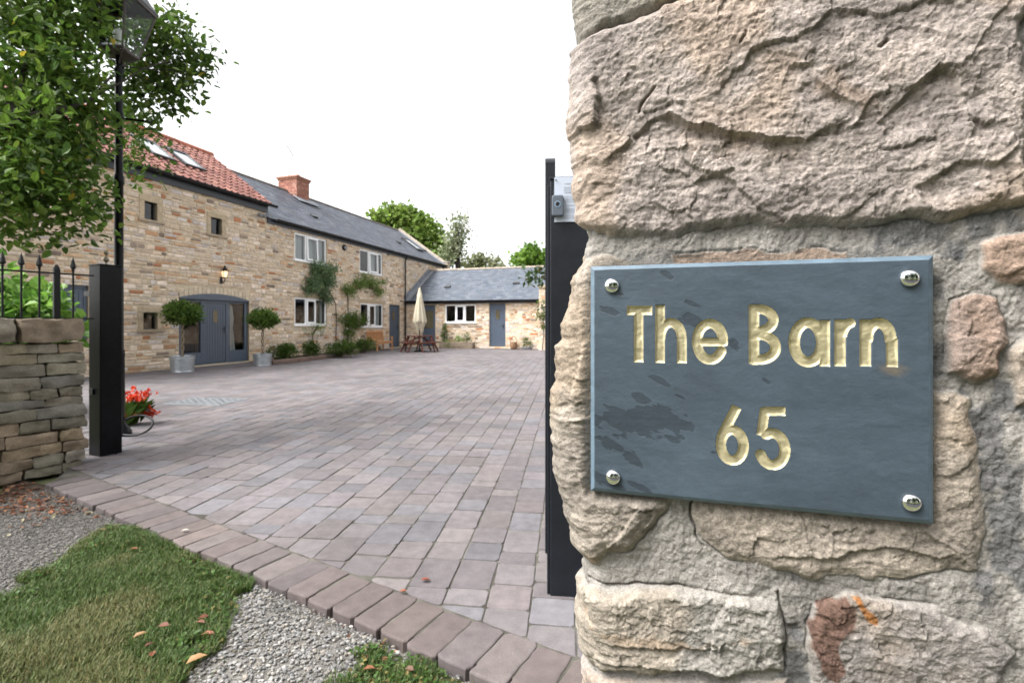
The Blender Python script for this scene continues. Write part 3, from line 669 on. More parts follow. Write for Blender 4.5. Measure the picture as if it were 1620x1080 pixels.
def glyphs():
    out = []
    def seg(g, a, b, w=hw): g.seg(S(*a), S(*b), w)
    def ell(g, l, r, t, b, a0, a1, w=hw):
        """arc of an ellipse given its OUTER pixel extents"""
        L, R_, T_, B_ = S(l, (t + b) / 2), S(r, (t + b) / 2), S((l + r) / 2, t), S((l + r) / 2, b)
        c = np.array([(L[0] + R_[0]) / 2, (T_[1] + B_[1]) / 2]); g.arc(c, (R_[0] - L[0]) / 2 - w, (T_[1] - B_[1]) / 2 - w, a0, a1, w); return c
    g = SDF(); seg(g, (991.5, 491), (1032, 491), .0048); seg(g, (1010.5, 486), (1010.5, 573)); out.append(g)                       # T
    g = SDF(); seg(g, (1044.5, 482), (1044.5, 574)); ell(g, 1037, 1086.5, 503, 566, 0, 180); seg(g, (1079, 533), (1079, 574.5)); out.append(g)   # h
    g = SDF(); ell(g, 1094.5, 1152.5, 504, 577, 0, 330); seg(g, (1101, 541), (1150, 541), .0042); out.append(g)                     # e
    g = SDF(); seg(g, (1193, 482), (1193, 576)); ell(g, 1170, 1232, 481.5, 531, -90, 90, .0047); ell(g, 1166, 1236, 521.5, 577, -90, 90, .0049)
    seg(g, (1188, 489), (1203, 489), .0047); seg(g, (1188, 526), (1203, 526), .0047); seg(g, (1188, 569.5), (1203, 569.5), .0047); out.append(g)   # B
    g = SDF(); ell(g, 1247, 1310, 502, 581, 0, 360, .0050); seg(g, (1305, 506), (1305, 580), .0046); out.append(g)                     # a
    g = SDF(); seg(g, (1329.5, 505), (1329.5, 579.5)); ell(g, 1322, 1372, 503, 573, 97, 160, .0046); out.append(g)           # r
    g = SDF(); seg(g, (1369.5, 505), (1369.5, 580)); ell(g, 1362, 1419, 502.5, 570, 0, 180); seg(g, (1411.5, 535), (1411.5, 581)); out.append(g)   # n
    g = SDF(); ell(g, 1132, 1185, 672, 736, 0, 360); seg(g, (1166, 643), (1140.5, 692), .0047); out.append(g)                            # 6
    g = SDF(); ell(g, 1193, 1251, 677, 743.5, -158, 118); seg(g, (1206, 650.5), (1243, 650.5), .0044); seg(g, (1210.5, 646), (1204.5, 689), .0045); out.append(g)   # 5
    return out
GL = glyphs(); NX, NY = 620, 490
gx = np.linspace(0, SW, NX); gy = np.linspace(0, SH, NY); GX, GY = np.meshgrid(gx, gy); Q2 = np.c_[GX.ravel(), GY.ravel()]
rgn = (Q2[:, 1] > .03) & (Q2[:, 1] < .215)
dist = np.full((len(GL), len(Q2)), 9.0)
for i, g in enumerate(GL): dist[i, rgn] = g(Q2[rgn])
dm = dist.min(0); wh = dist.argmin(0)
# let boundary vertices slide onto the outline, so the edge is clean
cell = SW / NX; nearv = np.where(np.abs(dm) < cell * .52)[0]
for i, g in enumerate(GL):
    v = nearv[wh[nearv] == i]
    if len(v) == 0: continue
    e = 1e-4; gr = np.stack([g(Q2[v] + [e, 0]) - g(Q2[v] - [e, 0]), g(Q2[v] + [0, e]) - g(Q2[v] - [0, e])], 1) / (2 * e)
    gn = (gr * gr).sum(1, keepdims=True) + .2; Q2[v] -= gr / gn * dm[v][:, None] * .9; dm[v] = g(Q2[v])
ins = np.clip(-dm, 0, 1); q3 = np.c_[Q2, np.zeros(len(Q2))]
depth = .0021 * (1 - (1 - np.clip(ins / .0030, 0, 1)) ** 2.2) * (1 + .28 * fbm(q3 * 95, 3, 7))
ed = np.minimum(np.minimum(Q2[:, 0], SW - Q2[:, 0]), np.minimum(Q2[:, 1], SH - Q2[:, 1]))
top = -np.clip(BV - ed, 0, 1) * .75 + .00017 * fbm(q3 * np.array([22, 55, 1]), 6, 12, gain=.58) * (ed > BV)
# cleaved darker layers: real little steps in the slate
def blob(cx, cy, rx, ry, ang, k=1.0):
    c = S(cx, cy); a = math.radians(ang); d = Q2 - c; sx = SW / 545.0
    x = (d[:, 0] * math.cos(a) + d[:, 1] * math.sin(a)) / (rx * sx); y = (-d[:, 0] * math.sin(a) + d[:, 1] * math.cos(a)) / (ry * sx); return k - np.sqrt(x * x + y * y)
wob = fbm(np.c_[(Q2 @ np.array([[.86, .5], [-.5, .86]])) * np.array([60, 170]), np.zeros(len(Q2))], 4, 21)
st = np.full(len(Q2), -1.0)
for b in ((995, 668, 55, 28, -6), (1050, 665, 40, 22, -18), (970, 705, 32, 10, -28), (1000, 725, 25, 10, -30), (1047, 606, 24, 6, -28), (1016, 631, 17, 8, -20), (1075, 627, 13, 3, -25), (962, 492, 22, 9, -15), (1093, 506, 26, 12, -30), (1158, 545, 16, 8, -45), (1057, 436, 14, 5, -30), (960, 760, 36, 10, -25), (1010, 770, 26, 6, -20), (1212, 602, 8, 3, -40), (1095, 480, 14, 4, -25), (1065, 695, 16, 5, -30), (980, 466, 12, 4, -5), (1130, 716, 8, 4, 0)):
    st = np.maximum(st, blob(*b) + .42 * wob)
dark = sstep(st, .0, .07); top = top - .00018 * dark
cloud = fbm(np.c_[Q2 * np.array([9, 18]), np.zeros(len(Q2))], 4, 24)
rustm = np.maximum(0, blob(1412, 585, 30, 14, 0) + .3 * wob).clip(0, 1) * .5
zc = (top - depth)
slab = np.array((.050, .069, .088)); T_ = slab[None] * (1 + .17 * cloud + .06 * wob)[:, None] * (1 - .40 * dark)[:, None]
T_ = T_ * (1 - rustm[:, None]) + np.array([[.17, .12, .06]]) * rustm[:, None]
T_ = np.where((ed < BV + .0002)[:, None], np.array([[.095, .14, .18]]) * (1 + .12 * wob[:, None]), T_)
sign = thing('slate_sign', 'blue grey slate house sign with gold engraved lettering on the stone pillar', 'sign', (PL.x, PL.y, Z0), math.atan2(PE.y, PE.x))
VS = np.c_[Q2[:, 0], -zc, Q2[:, 1]]; QS = grid_quads(NY, NX)
fin = ins[QS].mean(1) > 2e-5; fin &= (ins[QS] > 0).sum(1) >= 3
rim_i = np.concatenate([np.arange(NX), np.arange(1, NY) * NX + NX - 1, (NY - 1) * NX + np.arange(NX - 2, -1, -1), np.arange(NY - 2, 0, -1) * NX])
k = len(rim_i); VB = VS[rim_i].copy(); VB[:, 1] = TH; nv = len(VS)
QR = np.stack([rim_i, np.roll(rim_i, -1), nv + (np.arange(k) + 1) % k, nv + np.arange(k)], 1)[:, ::-1]
slate_mat = mat('riven slate', attr=True, rough=.5, fine=.06, fscale=500, var=.05, vscale=90, bump=.28, bscale=210, bdist=.0012, spec=.45)
gold_mat = mat('gold paint in the grooves', (.44, .39, .24), rough=.38, metal=.4, var=.16, vscale=110, bump=.22, bscale=260, bdist=.0015)
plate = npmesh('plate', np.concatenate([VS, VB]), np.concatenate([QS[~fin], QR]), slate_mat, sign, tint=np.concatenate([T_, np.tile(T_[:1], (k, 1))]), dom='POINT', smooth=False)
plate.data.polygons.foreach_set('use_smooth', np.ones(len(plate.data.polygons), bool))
gq = QS[fin]; gw = wh[gq[:, 0]]
for i in range(len(GL)):
    q = gq[gw == i]; uq, inv = np.unique(q, return_inverse=True)
    npmesh('letter' if i < 7 else 'digit', VS[uq], inv.reshape(-1, 4), gold_mat, sign, smooth=True)
for (px, py) in ((968, 452), (1438, 440), (970, 754), (1441, 794)):
    c = S(px, py); b = MB(); prof = [(.0076, 0), (.0078, .0008)] + [(.0078 * math.cos(t), .0008 + .0046 * math.sin(t)) for t in np.linspace(.1, 1.5, 9)] + [(.0002, .0054)]
    b.lathe((c[0], -.0001, c[1]), prof, 28, M=Matrix.Rotation(math.radians(90), 3, 'X')); b.build('bolt_cap', M['chrome'], sign, smooth=True)
# ================================================================== gateway: posts, gates, notice, bell
def gate_leaf(name, label, hinge, ang, L, ztop, thick=.055, flip=1):
    t = thing(name, label, 'gate', (hinge.x, hinge.y, 0), ang)
    top = lambda x: ztop - .55 * sstep(np.array([x / L]), .02, .75)[0]
    st = MB(); st.span((0, -thick / 2, .06), (.07, thick / 2, ztop - .03)); s2 = MB(); s2.span((L - .07, -thick / 2, .06), (L, thick / 2, top(L))); s2.build('stile', M['blue_post'], t)
    c = []
    for k in range(9):
        a = math.pi * k / 8; c.append((.035 - .035 * math.cos(a), ztop - .03 + .035 * math.sin(a)))
    vs = [(x, -thick / 2, z) for x, z in c] + [(x, thick / 2, z) for x, z in c]; n = len(c)
    st.add(vs, [list(range(n)), list(range(n, 2 * n))[::-1]] + [[i + 1, i, n + i, n + i + 1] for i in range(n - 1)])
    st.build('stile', M['blue_post'], t)
    rl = MB(); rl.span((.07, -thick / 2 + .004, .10), (L - .07, thick / 2 - .004, .22)); rl.span((.07, -thick / 2 + .004, .85), (L - .07, thick / 2 - .004, .97)); rl.build('rail', M['blue_post'], t)
    bd = MB(); nb = int((L - .14) / .10)
    for i in range(nb):
        x = .07 + (L - .14) * i / nb; w = (L - .14) / nb; bd.span((x + .003, -.012, .12), (x + w - .003, .012, top(x + w / 2) - .04))
    bd.build('boards', M['blue_post'], t)
    tr = MB(); tr.tube([(x, 0, top(x) - .02) for x in np.linspace(.07, L - .05, 24)], .024, 8); tr.build('top_rail', M['blue_post'], t)
    for z in (1.64, .32):
        h = MB(); h.tube([(-.005, -.045 * flip, z - .05), (-.005, -.045 * flip, z + .05)], .019, 10)
        h.lathe((-.005, -.045 * flip, z - .06), [(.008, -.012), (.024, -.008), (.026, 0), (.02, .012)], 12); h.lathe((-.005, -.045 * flip, z + .035), [(.02, 0), (.027, .01), (.026, .024), (.012, .035)], 12)
        h.bar((.0, -.035 * flip, z), (.5, -.035 * flip, z), .008, .05); h.build('hinge', M['rust'], t)
    return t
p0 = at(870.5, 900, 2.60); p0.z = 0
gate_leaf('entrance_gate', 'dark grey boarded entrance gate swung open and seen edge on beside the big stone pillar', p0, math.atan2(2.38, .185), 2.4, 2.19)
def post(name, label, c, rz, w, h, m):
    t = thing(name, label, 'gate post', (c.x, c.y, 0), rz)
    b = MB(); b.span((-w / 2, -w / 2, -.08), (w / 2, w / 2, h)); b.build('shaft', m, t)
    k = MB(); k.span((-w / 2 - .004, -w / 2 - .004, h + .001), (w / 2 + .004, w / 2 + .004, h + .012)); k.build('cap_plate', m, t); return t
c = at(903, 940, 2.40); c.z = 0
rp = post('gate_post', 'dark grey square gate post behind the stone pillar, with a notice and doorbell on it', c, -.10, .20, 1.985, M['blue_post'])
bt = MB(); bt.span((-.115, -.09, .0), (-.101, .09, 1.96)); bt.build('edge_strip', M['blue_post'], rp)
fx = -.10; ef = Vector((math.cos(fx), math.sin(fx), 0)); nf = Vector((math.sin(fx), -math.cos(fx), 0)); of = c + nf * .1005
def on_post(px, py, off=.0):
    r = ray(px, py); o = of + nf * off; t = o.dot(nf) / r.dot(nf); p = r * t; return (p - o).dot(ef), CAM_H + p.z
a, b_ = on_post(877, 281), on_post(905, 351)
no = thing('notice', 'white paper notice with faint printed lines fixed to the grey gate post', 'notice', (of.x, of.y, 0), fx)
W_ = .14; x0 = a[0]; zb, zt = b_[1], a[1]
s_ = MB(); s_.span((x0, -.004, zb), (x0 + W_, -.001, zt)); s_.build('sheet', M['paper'], no)
s_ = MB(); zl = zt - .03; rr = random.Random(4)
s_.span((x0 + .05, -.0052, zl - .004), (x0 + .09, -.0044, zl)); zl -= .018
while zl > zb + .015:
    s_.span((x0 + .045, -.0052, zl - .0022), (x0 + .045 + rr.uniform(.05, .085), -.0044, zl)); zl -= .0085 if rr.random() < .75 else .017
s_.build('printed_lines', M['ink'], no)
s_ = MB(); s_.lathe((x0 + .008, -.006, zt - .014), [(.003, -.002), (.003, .004), (.001, .005)], 8, M=Matrix.Rotation(math.radians(90), 3, 'X')); s_.build('pin', M['black'], no)
a, b_ = on_post(873, 309, .02), on_post(891.5, 342, .02)
be = thing('doorbell', 'small grey plastic doorbell with a round blue ringed button on the gate post', 'doorbell', (of.x + ef.x * (a[0] + b_[0]) / 2 + nf.x * .006, of.y + ef.y * (a[0] + b_[0]) / 2 + nf.y * .006, (a[1] + b_[1]) / 2), fx)
w2, h2 = (b_[0] - a[0]) / 2, (a[1] - b_[1]) / 2
pl = [(-w2, -h2), (w2, -h2), (w2, h2), (-w2, h2)]
def rounded(x0, y0, x1, y1, r, n=5):
    out = []
    for (cx_, cy_, a0) in ((x1 - r, y0 + r, -90), (x1 - r, y1 - r, 0), (x0 + r, y1 - r, 90), (x0 + r, y0 + r, 180)):
        for k in range(n): a_ = math.radians(a0 + 90 * k / (n - 1)); out.append((cx_ + r * math.cos(a_), cy_ + r * math.sin(a_)))
    return out
FRP = (Vector((0, 0, 0)), Vector((1, 0, 0)), Vector((0, 0, 1)), Vector((0, -1, 0)))
s_ = MB(); s_.stone(rounded(-w2, -h2, w2, h2, .011), FRP, .022, .004, (1, 1, 1), 0, 0, back=-.006); s_.build('case', M['bell'], be, smooth=False)
s_ = MB(); s_.tube([(.013 * math.cos(t), -.0225, .006 + .013 * math.sin(t)) for t in np.linspace(0, 2 * math.pi, 25)], .0016, 6, cap=False); s_.build('button_ring', M['ring'], be)
s_ = MB(); s_.lathe((0, -.0215, .006), [(.009, 0), (.009, .0015), (.0075, .0022), (.001, .0024)], 16, M=Matrix.Rotation(math.radians(90), 3, 'X')); s_.build('button', M['black'], be)
# ---- left post
lc = Vector((-4.05, 4.82, 0)); la = math.atan2(-.503, .864) + .12
lp = post('gate_post', 'black gloss steel gate post beside the low dry stone wall, topped by a ball', lc, la, .19, 1.865, M['post'])
f = MB(); f.lathe((-.03, .02, 1.877), [(.022, 0), (.02, .008), (.009, .015), (.008, .03), (.022, .045), (.026, .06), (.02, .075), (.008, .088), (.007, .10), (.016, .112), (.022, .126), (.016, .142), (.004, .150)], 14); f.build('finial', M['bronze'], lp, smooth=True)
bx = MB(); bx.span((-.145, -.05, .62), (-.1035, .05, .80)); bx.span((-.06, -.112, .60), (.0, -.1035, .66)); bx.build('latch_box', M['black'], lp)
sp_ = MB(); sp_.bar((-.10, .0, 1.60), (-.42, .02, 1.60), .012, .05); sp_.tube([(-.115, 0, 1.55), (-.115, 0, 1.65)], .02, 10); sp_.build('hinge_strap', M['black'], lp)
lh = lc + Vector((-.13, .13, 0))
0 and gate_leaf('entrance_gate', 'dark grey boarded entrance gate folded back behind the railings on the left', lh, math.radians(158), 2.2, 1.72)
# ================================================================== low dry stone wall with coping and railings
wd_ = Vector((-.55, -.835, 0)).normalized(); wn = Vector((-wd_.y, wd_.x, 0)); wn = wn if wn.dot(Vector((4, -4.2, 0))) > 0 else -wn
wo_ = Vector((-3.94, 4.44, 0)); WL = 2.6
def noisy_block(mb, poly_dim, M4, tint, seed, amp=.010, res=7):
    """one rough hewn stone: a rounded, noise-worn block"""
    lx, ly, lz = poly_dim; V = []; Q = []; g = np.linspace(-1, 1, res)
    for ax in range(3):
        for sg in (-1, 1):
            a, b = np.meshgrid(g, g); p = np.zeros((res * res, 3)); o1, o2 = (ax + 1) % 3, (ax + 2) % 3
            p[:, ax] = sg; p[:, o1] = a.ravel(); p[:, o2] = b.ravel(); q = grid_quads(res, res)
            if sg < 0: q = q[:, ::-1]
            Q.append(q + len(V) * res * res); V.append(p)
    V = np.concatenate(V); Q = np.concatenate(Q); h = np.array([lx, ly, lz]) / 2; r = min(h) * .55
    core = V * (h - r); dirv = V * r; nrm = np.linalg.norm(V ** 8, axis=1) ** (1 / 8.)
    sph = V / np.linalg.norm(V, axis=1, keepdims=True); blend = .55
    W = core + (dirv * (1 - blend) + sph * r * 1.25 * blend)
    ns = np.stack([fbm(W * 11 + seed * 13.7, 3, 201), fbm(W * 11 + seed * 9.1, 3, 202), fbm(W * 11 + seed * 5.3, 3, 203)], 1)
    W = W + ns * amp * np.array([.8, 1.2, .6])
    W = np.c_[W, np.ones(len(W))] @ np.array(M4).T
    mb.add([tuple(x) for x in W[:, :3]], Q.tolist(), tint)
sw = thing('dry_stone_wall', 'low dry stone wall of rough grey brown sandstone beside the black gate post', 'wall', (wo_.x, wo_.y, LOW))
def wframe(s, off, z): # along wall, out of face, up ; relative to thing
    p = wd_ * s + wn * off; return Vector((p.x, p.y, z))
def wmat(s, off, z, tilt=0.0):
    m = Matrix((wd_, wn, Vector((0, 0, 1)))).transposed().to_4x4(); m = m @ Matrix.Rotation(tilt, 4, 'Y'); m.translation = wframe(s, off, z); return m
mas = MB(); rw = random.Random(8); z = 0; TOP = 1.16
GREYX = [(.225, .205, .155), (.26, .225, .16), (.20, .185, .145), (.30, .235, .16), (.24, .215, .175), (.20, .19, .165), (.28, .22, .16)]
sd_i = 0
while z < TOP:
    ch = rw.uniform(.07, .13); ch = min(ch, TOP - z) if TOP - z > .06 else TOP - z
    if ch < .05: break
    s0 = -.02 + rw.uniform(-.02, .02)
    while s0 < WL:
        ln = rw.uniform(.13, .34); n2 = 2 if ch > .13 and rw.random() < .3 else 1
        for q in range(n2):
            hh = ch / n2; k = rw.uniform(.8, 1.2); tn = tuple(c * k * .95 for c in rw.choice(GREYX)); sd_i += 1
            noisy_block(mas, (ln - .004, .26, hh - .004), wmat(s0 + ln / 2, -.115 + rw.uniform(-.014, .012), z + hh * (q + .5), rw.uniform(-.03, .03)), tn, sd_i, .015, 8 if s0 < 1.3 else 5)
        s0 += ln
    z += ch
mas.span((-1, -1, -1), (-.99, -.99, -.99)) if False else None
core = [wframe(.03, -.07, 0), wframe(WL, -.07, 0), wframe(WL, -.30, 0), wframe(.03, -.30, 0)]
mas.add([tuple(p) for p in core] + [(p.x, p.y, TOP - .02) for p in core], [[0, 1, 5, 4], [1, 2, 6, 5], [2, 3, 7, 6], [3, 0, 4, 7], [4, 5, 6, 7]], (.08, .07, .055))
mas.build('masonry', mat('weathered sandstone block', attr=True, rough=.95, var=.25, vscale=10, fine=.2, fscale=120, bump=.6, bscale=55, bdist=.012, spec=.15), sw, smooth=True)
s0 = -.01; k = 0
for ln in (.44, .30, .40, .36, .45, .38, .40):
    cb = MB(); noisy_block(cb, (ln - .012, .40, .20), wmat(s0 + ln / 2, -.15, TOP + .115, rw.uniform(-.03, .03)), rw.choice([(.23, .175, .125), (.20, .175, .14), (.215, .17, .125)]), 400 + k, .022, 10)
    cb.build('coping_stone', bpy.data.materials['weathered sandstone block'], sw, smooth=True); s0 += ln; k += 1
# railing on top of the wall (behind the coping)
rl = thing('iron_railing', 'black wrought iron railing with spearhead bars on top of the dry stone wall', 'railing', (wo_.x, wo_.y, LOW + TOP + .16))
def rpt(s, z): p = wd_ * s + wn * -.15; return Vector((p.x, p.y, z))
for zz in (.06, .47):
    b = MB(); b.bar(rpt(-.12, zz), rpt(WL, zz), .03, .014); b.build('rail', M['iron'], rl)
i = 0; s = .03
while s < WL:
    if i == 1:
        b = MB(); b.bar(rpt(s, -.06), rpt(s, .50), .045, .045, up=wd_); b.lathe(rpt(s, .50), [(.028, 0), (.02, .03), (.006, .05)], 8); b.build('standard', M['iron'], rl)
    else:
        b = MB(); b.tube([rpt(s, .0), rpt(s, .50)], .008, 8); br = b.build('bar', M['iron'], rl)
        hd = MB(); hd.lathe(rpt(s, .50), [(.009, 0), (.014, .008), (.009, .016), (.024, .035), (.017, .07), (.0015, .13)], 6); hd.build('spearhead', M['iron'], br)
    i += 1; s += .115
# ================================================================== street lamp, hose and flowers
lb = G(188, 688); lamp = thing('street_lamp', 'tall black Victorian style street lamp with a glazed lantern, standing behind the black gate post', 'street lamp', (lb.x, lb.y, 0), .35)
p = MB(); p.lathe((0, 0, 0), [(.12, 0), (.125, .03), (.115, .05), (.10, .09), (.075, .12), (.06, .16), (.055, .9), (.058, .92), (.058, .98), (.046, 1.0), (.043, 2.9), (.052, 2.92), (.052, 3.0), (.040, 3.03), (.036, 3.6), (.048, 3.62), (.050, 3.72), (.038, 3.76), (.034, 4.18), (.05, 4.22), (.03, 4.28), (.028, 4.40)], 20); p.build('post', M['post'], lamp, smooth=True)
b = MB(); b.tube([(-.30, 0, 3.68), (.30, 0, 3.68)], .014, 8); b.lathe((-.31, 0, 3.66), [(.004, 0), (.022, .015), (.004, .035)], 8); b.lathe((.31, 0, 3.66), [(.004, 0), (.022, .015), (.004, .035)], 8); b.build('ladder_bar', M['post'], lamp)
zb, zt, rb, rt = 4.44, 5.02, .13, .25
fr = MB()
for k in range(4):
    a = math.pi / 2 * k + .5; a2 = a + math.pi / 2
    b0, t0, b1, t1 = [Vector((r * math.cos(x) * 1.414, r * math.sin(x) * 1.414, z)) for r, x, z in ((rb, a, zb), (rt, a, zt), (rb, a2, zb), (rt, a2, zt))]
    fr.bar(b0, t0, .022, .022); fr.bar(b0, b1, .024, .03); fr.bar(t0, t1, .03, .04)
    fr.bar((.03 * math.cos(a), .03 * math.sin(a), 4.30), b0, .014, .014)
fr.lathe((0, 0, zb - .03), [(.16, 0), (.165, .015), (.05, .02)], 8)
fo = fr.build('lantern_frame', mat('aged copper frame', (.055, .042, .038), rough=.5, var=.3, vscale=20), lamp)
for k in range(4):
    a = math.pi / 2 * k + .5; a2 = a + math.pi / 2
    q = [Vector((r * math.cos(x) * 1.414, r * math.sin(x) * 1.414, z)) for r, x, z in ((rb, a, zb), (rb, a2, zb), (rt, a2, zt), (rt, a, zt))]
    g = MB(); g.add([tuple(v) for v in q], [[0, 1, 2, 3]]); g.build('glass_pane', M['lantern_glass'], fo)
rf = MB(); rf.lathe((0, 0, zt + .02), [(.38, 0), (.37, .02), (.20, .24), (.13, .27), (.14, .33), (.05, .38), (.03, .46), (.05, .5), (.004, .58)], 4, M=Matrix.Rotation(.5, 3, 'Z')); rf.build('lantern_roof', M['black'], lamp)
bb = MB(); bb.lathe((0, 0, zb), [(.03, 0), (.03, .08), (.022, .09), (.05, .15), (.058, .2), (.045, .25), (.004, .275)], 14); bb.build('bulb', M['bulb'], lamp, smooth=True)
h0 = G(200, 688); hs = MB(); cv = []
for t in np.linspace(0, 1, 30):
    a = math.pi * (.95 - 1.75 * t); cv.append((.10 + .19 * math.cos(a), .04 + .13 * math.sin(a) * .5 - .05 * t, .11 + .10 * math.sin(a) + .0 * t))
cv = [(x, y, max(z, .014)) for x, y, z in cv]
hs.tube([(x, y, z) for x, y, z in cv[::-1]], .012, 8)
ho = hs.build('hose', M['black'], None, smooth=True); ho.location = (h0.x, h0.y, -.0); tag(ho, 'loop of black hose on the paving at the foot of the street lamp', 'hose')
# ================================================================== plants
rngp = np.random.default_rng(21)
GREENS = np.array([(.045, .088, .013), (.062, .112, .016), (.078, .135, .02), (.05, .10, .018), (.10, .15, .025)])
def crown_mesh(name, blobs, L, tints, parent, rng, twig=.16, per=9, W=.36, up=.35, fold=.3, shell=.45, odd=None, m=None, droop=.0):
    """leaf clusters through the volume of several ellipsoids: (centre, radii, number of leaves)"""
    Cs = []; Ds = []; Ns = []; Ls = []; Ts = []
    for (c, r, n) in blobs:
        c = np.array(c, float); r = np.array(r, float); k = max(1, int(n / per))
        d = unit(rng.normal(size=(k, 3))); rad = (rng.random(k) ** shell)[:, None]; q = d * rad
        q = q * (1 + .28 * fbm(d * 2.1 + c[None, :], 2, 5))[:, None]
        ctr = c + q * r; out = unit(q * r + 1e-6)
        tk = np.array(tints)[rng.integers(0, len(tints), k)] * (.8 + .4 * rng.random((k, 1)))
        rep = np.repeat(np.arange(k), per); nn = len(rep)
        pos = ctr[rep] + rng.normal(size=(nn, 3)) * twig * np.array([1, 1, .8])
        dr = unit(out[rep] * .8 + rng.normal(size=(nn, 3)) * .7 + np.array([0, 0, -droop])); nm = unit(out[rep] * .5 + np.array([0, 0, up + .3]) + rng.normal(size=(nn, 3)) * .55)
        nm = unit(nm - dr * (nm * dr).sum(1, keepdims=True))
        t = tk[rep] * (.8 + .4 * rng.random((nn, 1)))
        if odd is not None: x = rng.random(nn) < odd[0]; t[x] = np.array(odd[1])
        Cs.append(pos); Ds.append(dr); Ns.append(nm); Ls.append(L * (.5 + .8 * rng.random(nn))); Ts.append(t)
    c, d, nm, ls, t = [np.concatenate(x) for x in (Cs, Ds, Ns, Ls, Ts)]
    return leaves(name, c, d, nm, ls, ls * W * (.85 + .3 * rng.random(len(ls))), t, m or M['leaf'], parent, fold=fold)
def limb(mb, a, b, r0, r1, n=8, sag=.0, jit=.04, seed=0):
    a, b = Vector(a), Vector(b); pts = []; L = (b - a).length
    for k in range(n + 1):
        t = k / n; p = a.lerp(b, t); j = jit * L * math.sin(math.pi * t)
        x = vnoise(np.array([[t * 3, seed, .5], [t * 3, seed, 7.5], [t * 3, seed, 3.5]]), 77); pts.append(p + Vector((x[0] * j, x[1] * j, x[2] * j + sag * math.sin(math.pi * t) * L)))
    mb.tube(pts, [r0 + (r1 - r0) * k / n for k in range(n + 1)], 8); return pts
# ---- the tree at the upper left
tb = Vector((-5.75, 4.55, LOW)); tr = thing('broadleaf_tree', 'leafy green broadleaf tree overhanging the wall and street lamp at the upper left', 'tree', tb)
tk = MB(); R_ = lambda px, py, d: at(px, py, d) - tb
fork = R_(-60, 255, 4.6)
limb(tk, (0, 0, 0), fork, .15, .11, 10, seed=1); f2_ = R_(36, 188, 4.5); limb(tk, fork, f2_, .085, .06, 8, seed=2)
limb(tk, f2_, R_(108, 172, 4.65), .042, .03, 6, seed=3); limb(tk, R_(108, 172, 4.65), R_(200, 110, 6.2), .02, .008, 6, seed=8); limb(tk, f2_, R_(34, 120, 4.65), .035, .02, 6, seed=4); limb(tk, f2_, R_(-5, 140, 4.5), .045, .03, 6, seed=5)
limb(tk, R_(34, 120, 4.65), R_(110, -60, 5.1), .02, .012, 6, seed=6); limb(tk, R_(-5, 140, 4.5), R_(-90, -150, 4.9), .03, .02, 6, seed=7)
limb(tk, fork, R_(60, 330, 4.6), .03, .012, 8, seed=9); limb(tk, R_(108, 172, 4.65), R_(290, 90, 6.6), .012, .005, 8, seed=10)
for px, py, dd in ((300, 60, 6.7), (310, 115, 6.6), (280, 150, 6.5), (255, 40, 6.4)): limb(tk, R_(190, 105, 5.9), R_(px, py, dd), .010, .004, 6, seed=px)
tk.build('trunk', M['bark'], tr, smooth=True)
def bl(px, py, d, rx, ry, rz, n): return (tuple(R_(px, py, d)), (rx, ry, rz), n)
B = [bl(20, 40, 4.9, .8, .7, .75, 1900), bl(82, 30, 5.0, .42, .45, .62, 1150), bl(-60, 160, 4.7, .8, .7, .75, 1500), bl(50, 130, 4.7, .52, .55, .55, 1200),
     bl(112, 130, 4.9, .27, .35, .5, 560), bl(25, 235, 4.55, .62, .55, .48, 1300), bl(88, 215, 4.7, .38, .45, .42, 800), bl(138, 215, 5.0, .15, .3, .32, 200),
     bl(35, 312, 4.4, .45, .5, .26, 620), bl(95, 300, 4.6, .34, .4, .28, 440), bl(135, 292, 4.9, .15, .25, .24, 130), bl(-40, 300, 4.3, .5, .5, .4, 600),
     bl(45, 368, 4.45, .36, .38, .11, 160), bl(100, 350, 4.6, .26, .3, .12, 110), bl(-30, -60, 5.0, 1.0, .9, .7, 1200), bl(110, -60, 5.1, .5, .5, .5, 600), bl(140, 345, 4.9, .10, .15, .10, 30),
     bl(165, 30, 6.2, .34, .3, .5, 420), bl(185, 120, 6.2, .2, .22, .35, 160), bl(212, 215, 6.0, .17, .2, .24, 130), bl(240, 245, 6.0, .19, .2, .14, 80), bl(212, 275, 6.0, .12, .16, .2, 80), bl(135, 60, 5.0, .10, .12, .3, 60), bl(150, 10, 5.0, .06, .06, .2, 16), bl(172, 22, 5.1, .09, .06, .22, 40), bl(196, 62, 5.15, .05, .05, .06, 10)]
crown_mesh('crown', [(c_, r_, int(n_ * .92)) for c_, r_, n_ in B], .088, GREENS * 1.35, tr, rngp, twig=.085, per=8, W=.27, shell=.5, odd=(.006, (.42, .33, .04)), up=.5)
B = [bl(235, 60, 6.5, .42, .5, .42, 420), bl(270, 75, 6.6, .38, .45, .36, 380), bl(305, 85, 6.6, .24, .3, .20, 170), bl(245, 115, 6.5, .45, .5, .28, 380), bl(290, 120, 6.6, .26, .3, .22, 190), bl(215, 150, 6.4, .4, .4, .32, 320), bl(265, 155, 6.5, .24, .3, .20, 170), bl(235, 25, 6.6, .36, .4, .25, 240), bl(205, 185, 6.3, .2, .3, .14, 90), bl(325, 82, 6.6, .09, .1, .06, 22), bl(275, 40, 6.6, .16, .2, .12, 70), bl(222, 200, 6.2, .2, .2, .12, 55)]
crown_mesh('crown', B, .10, GREENS * 1.05, tr, rngp, twig=.10, per=8, W=.28, shell=.6, odd=(.006, (.42, .33, .04)), up=.4)
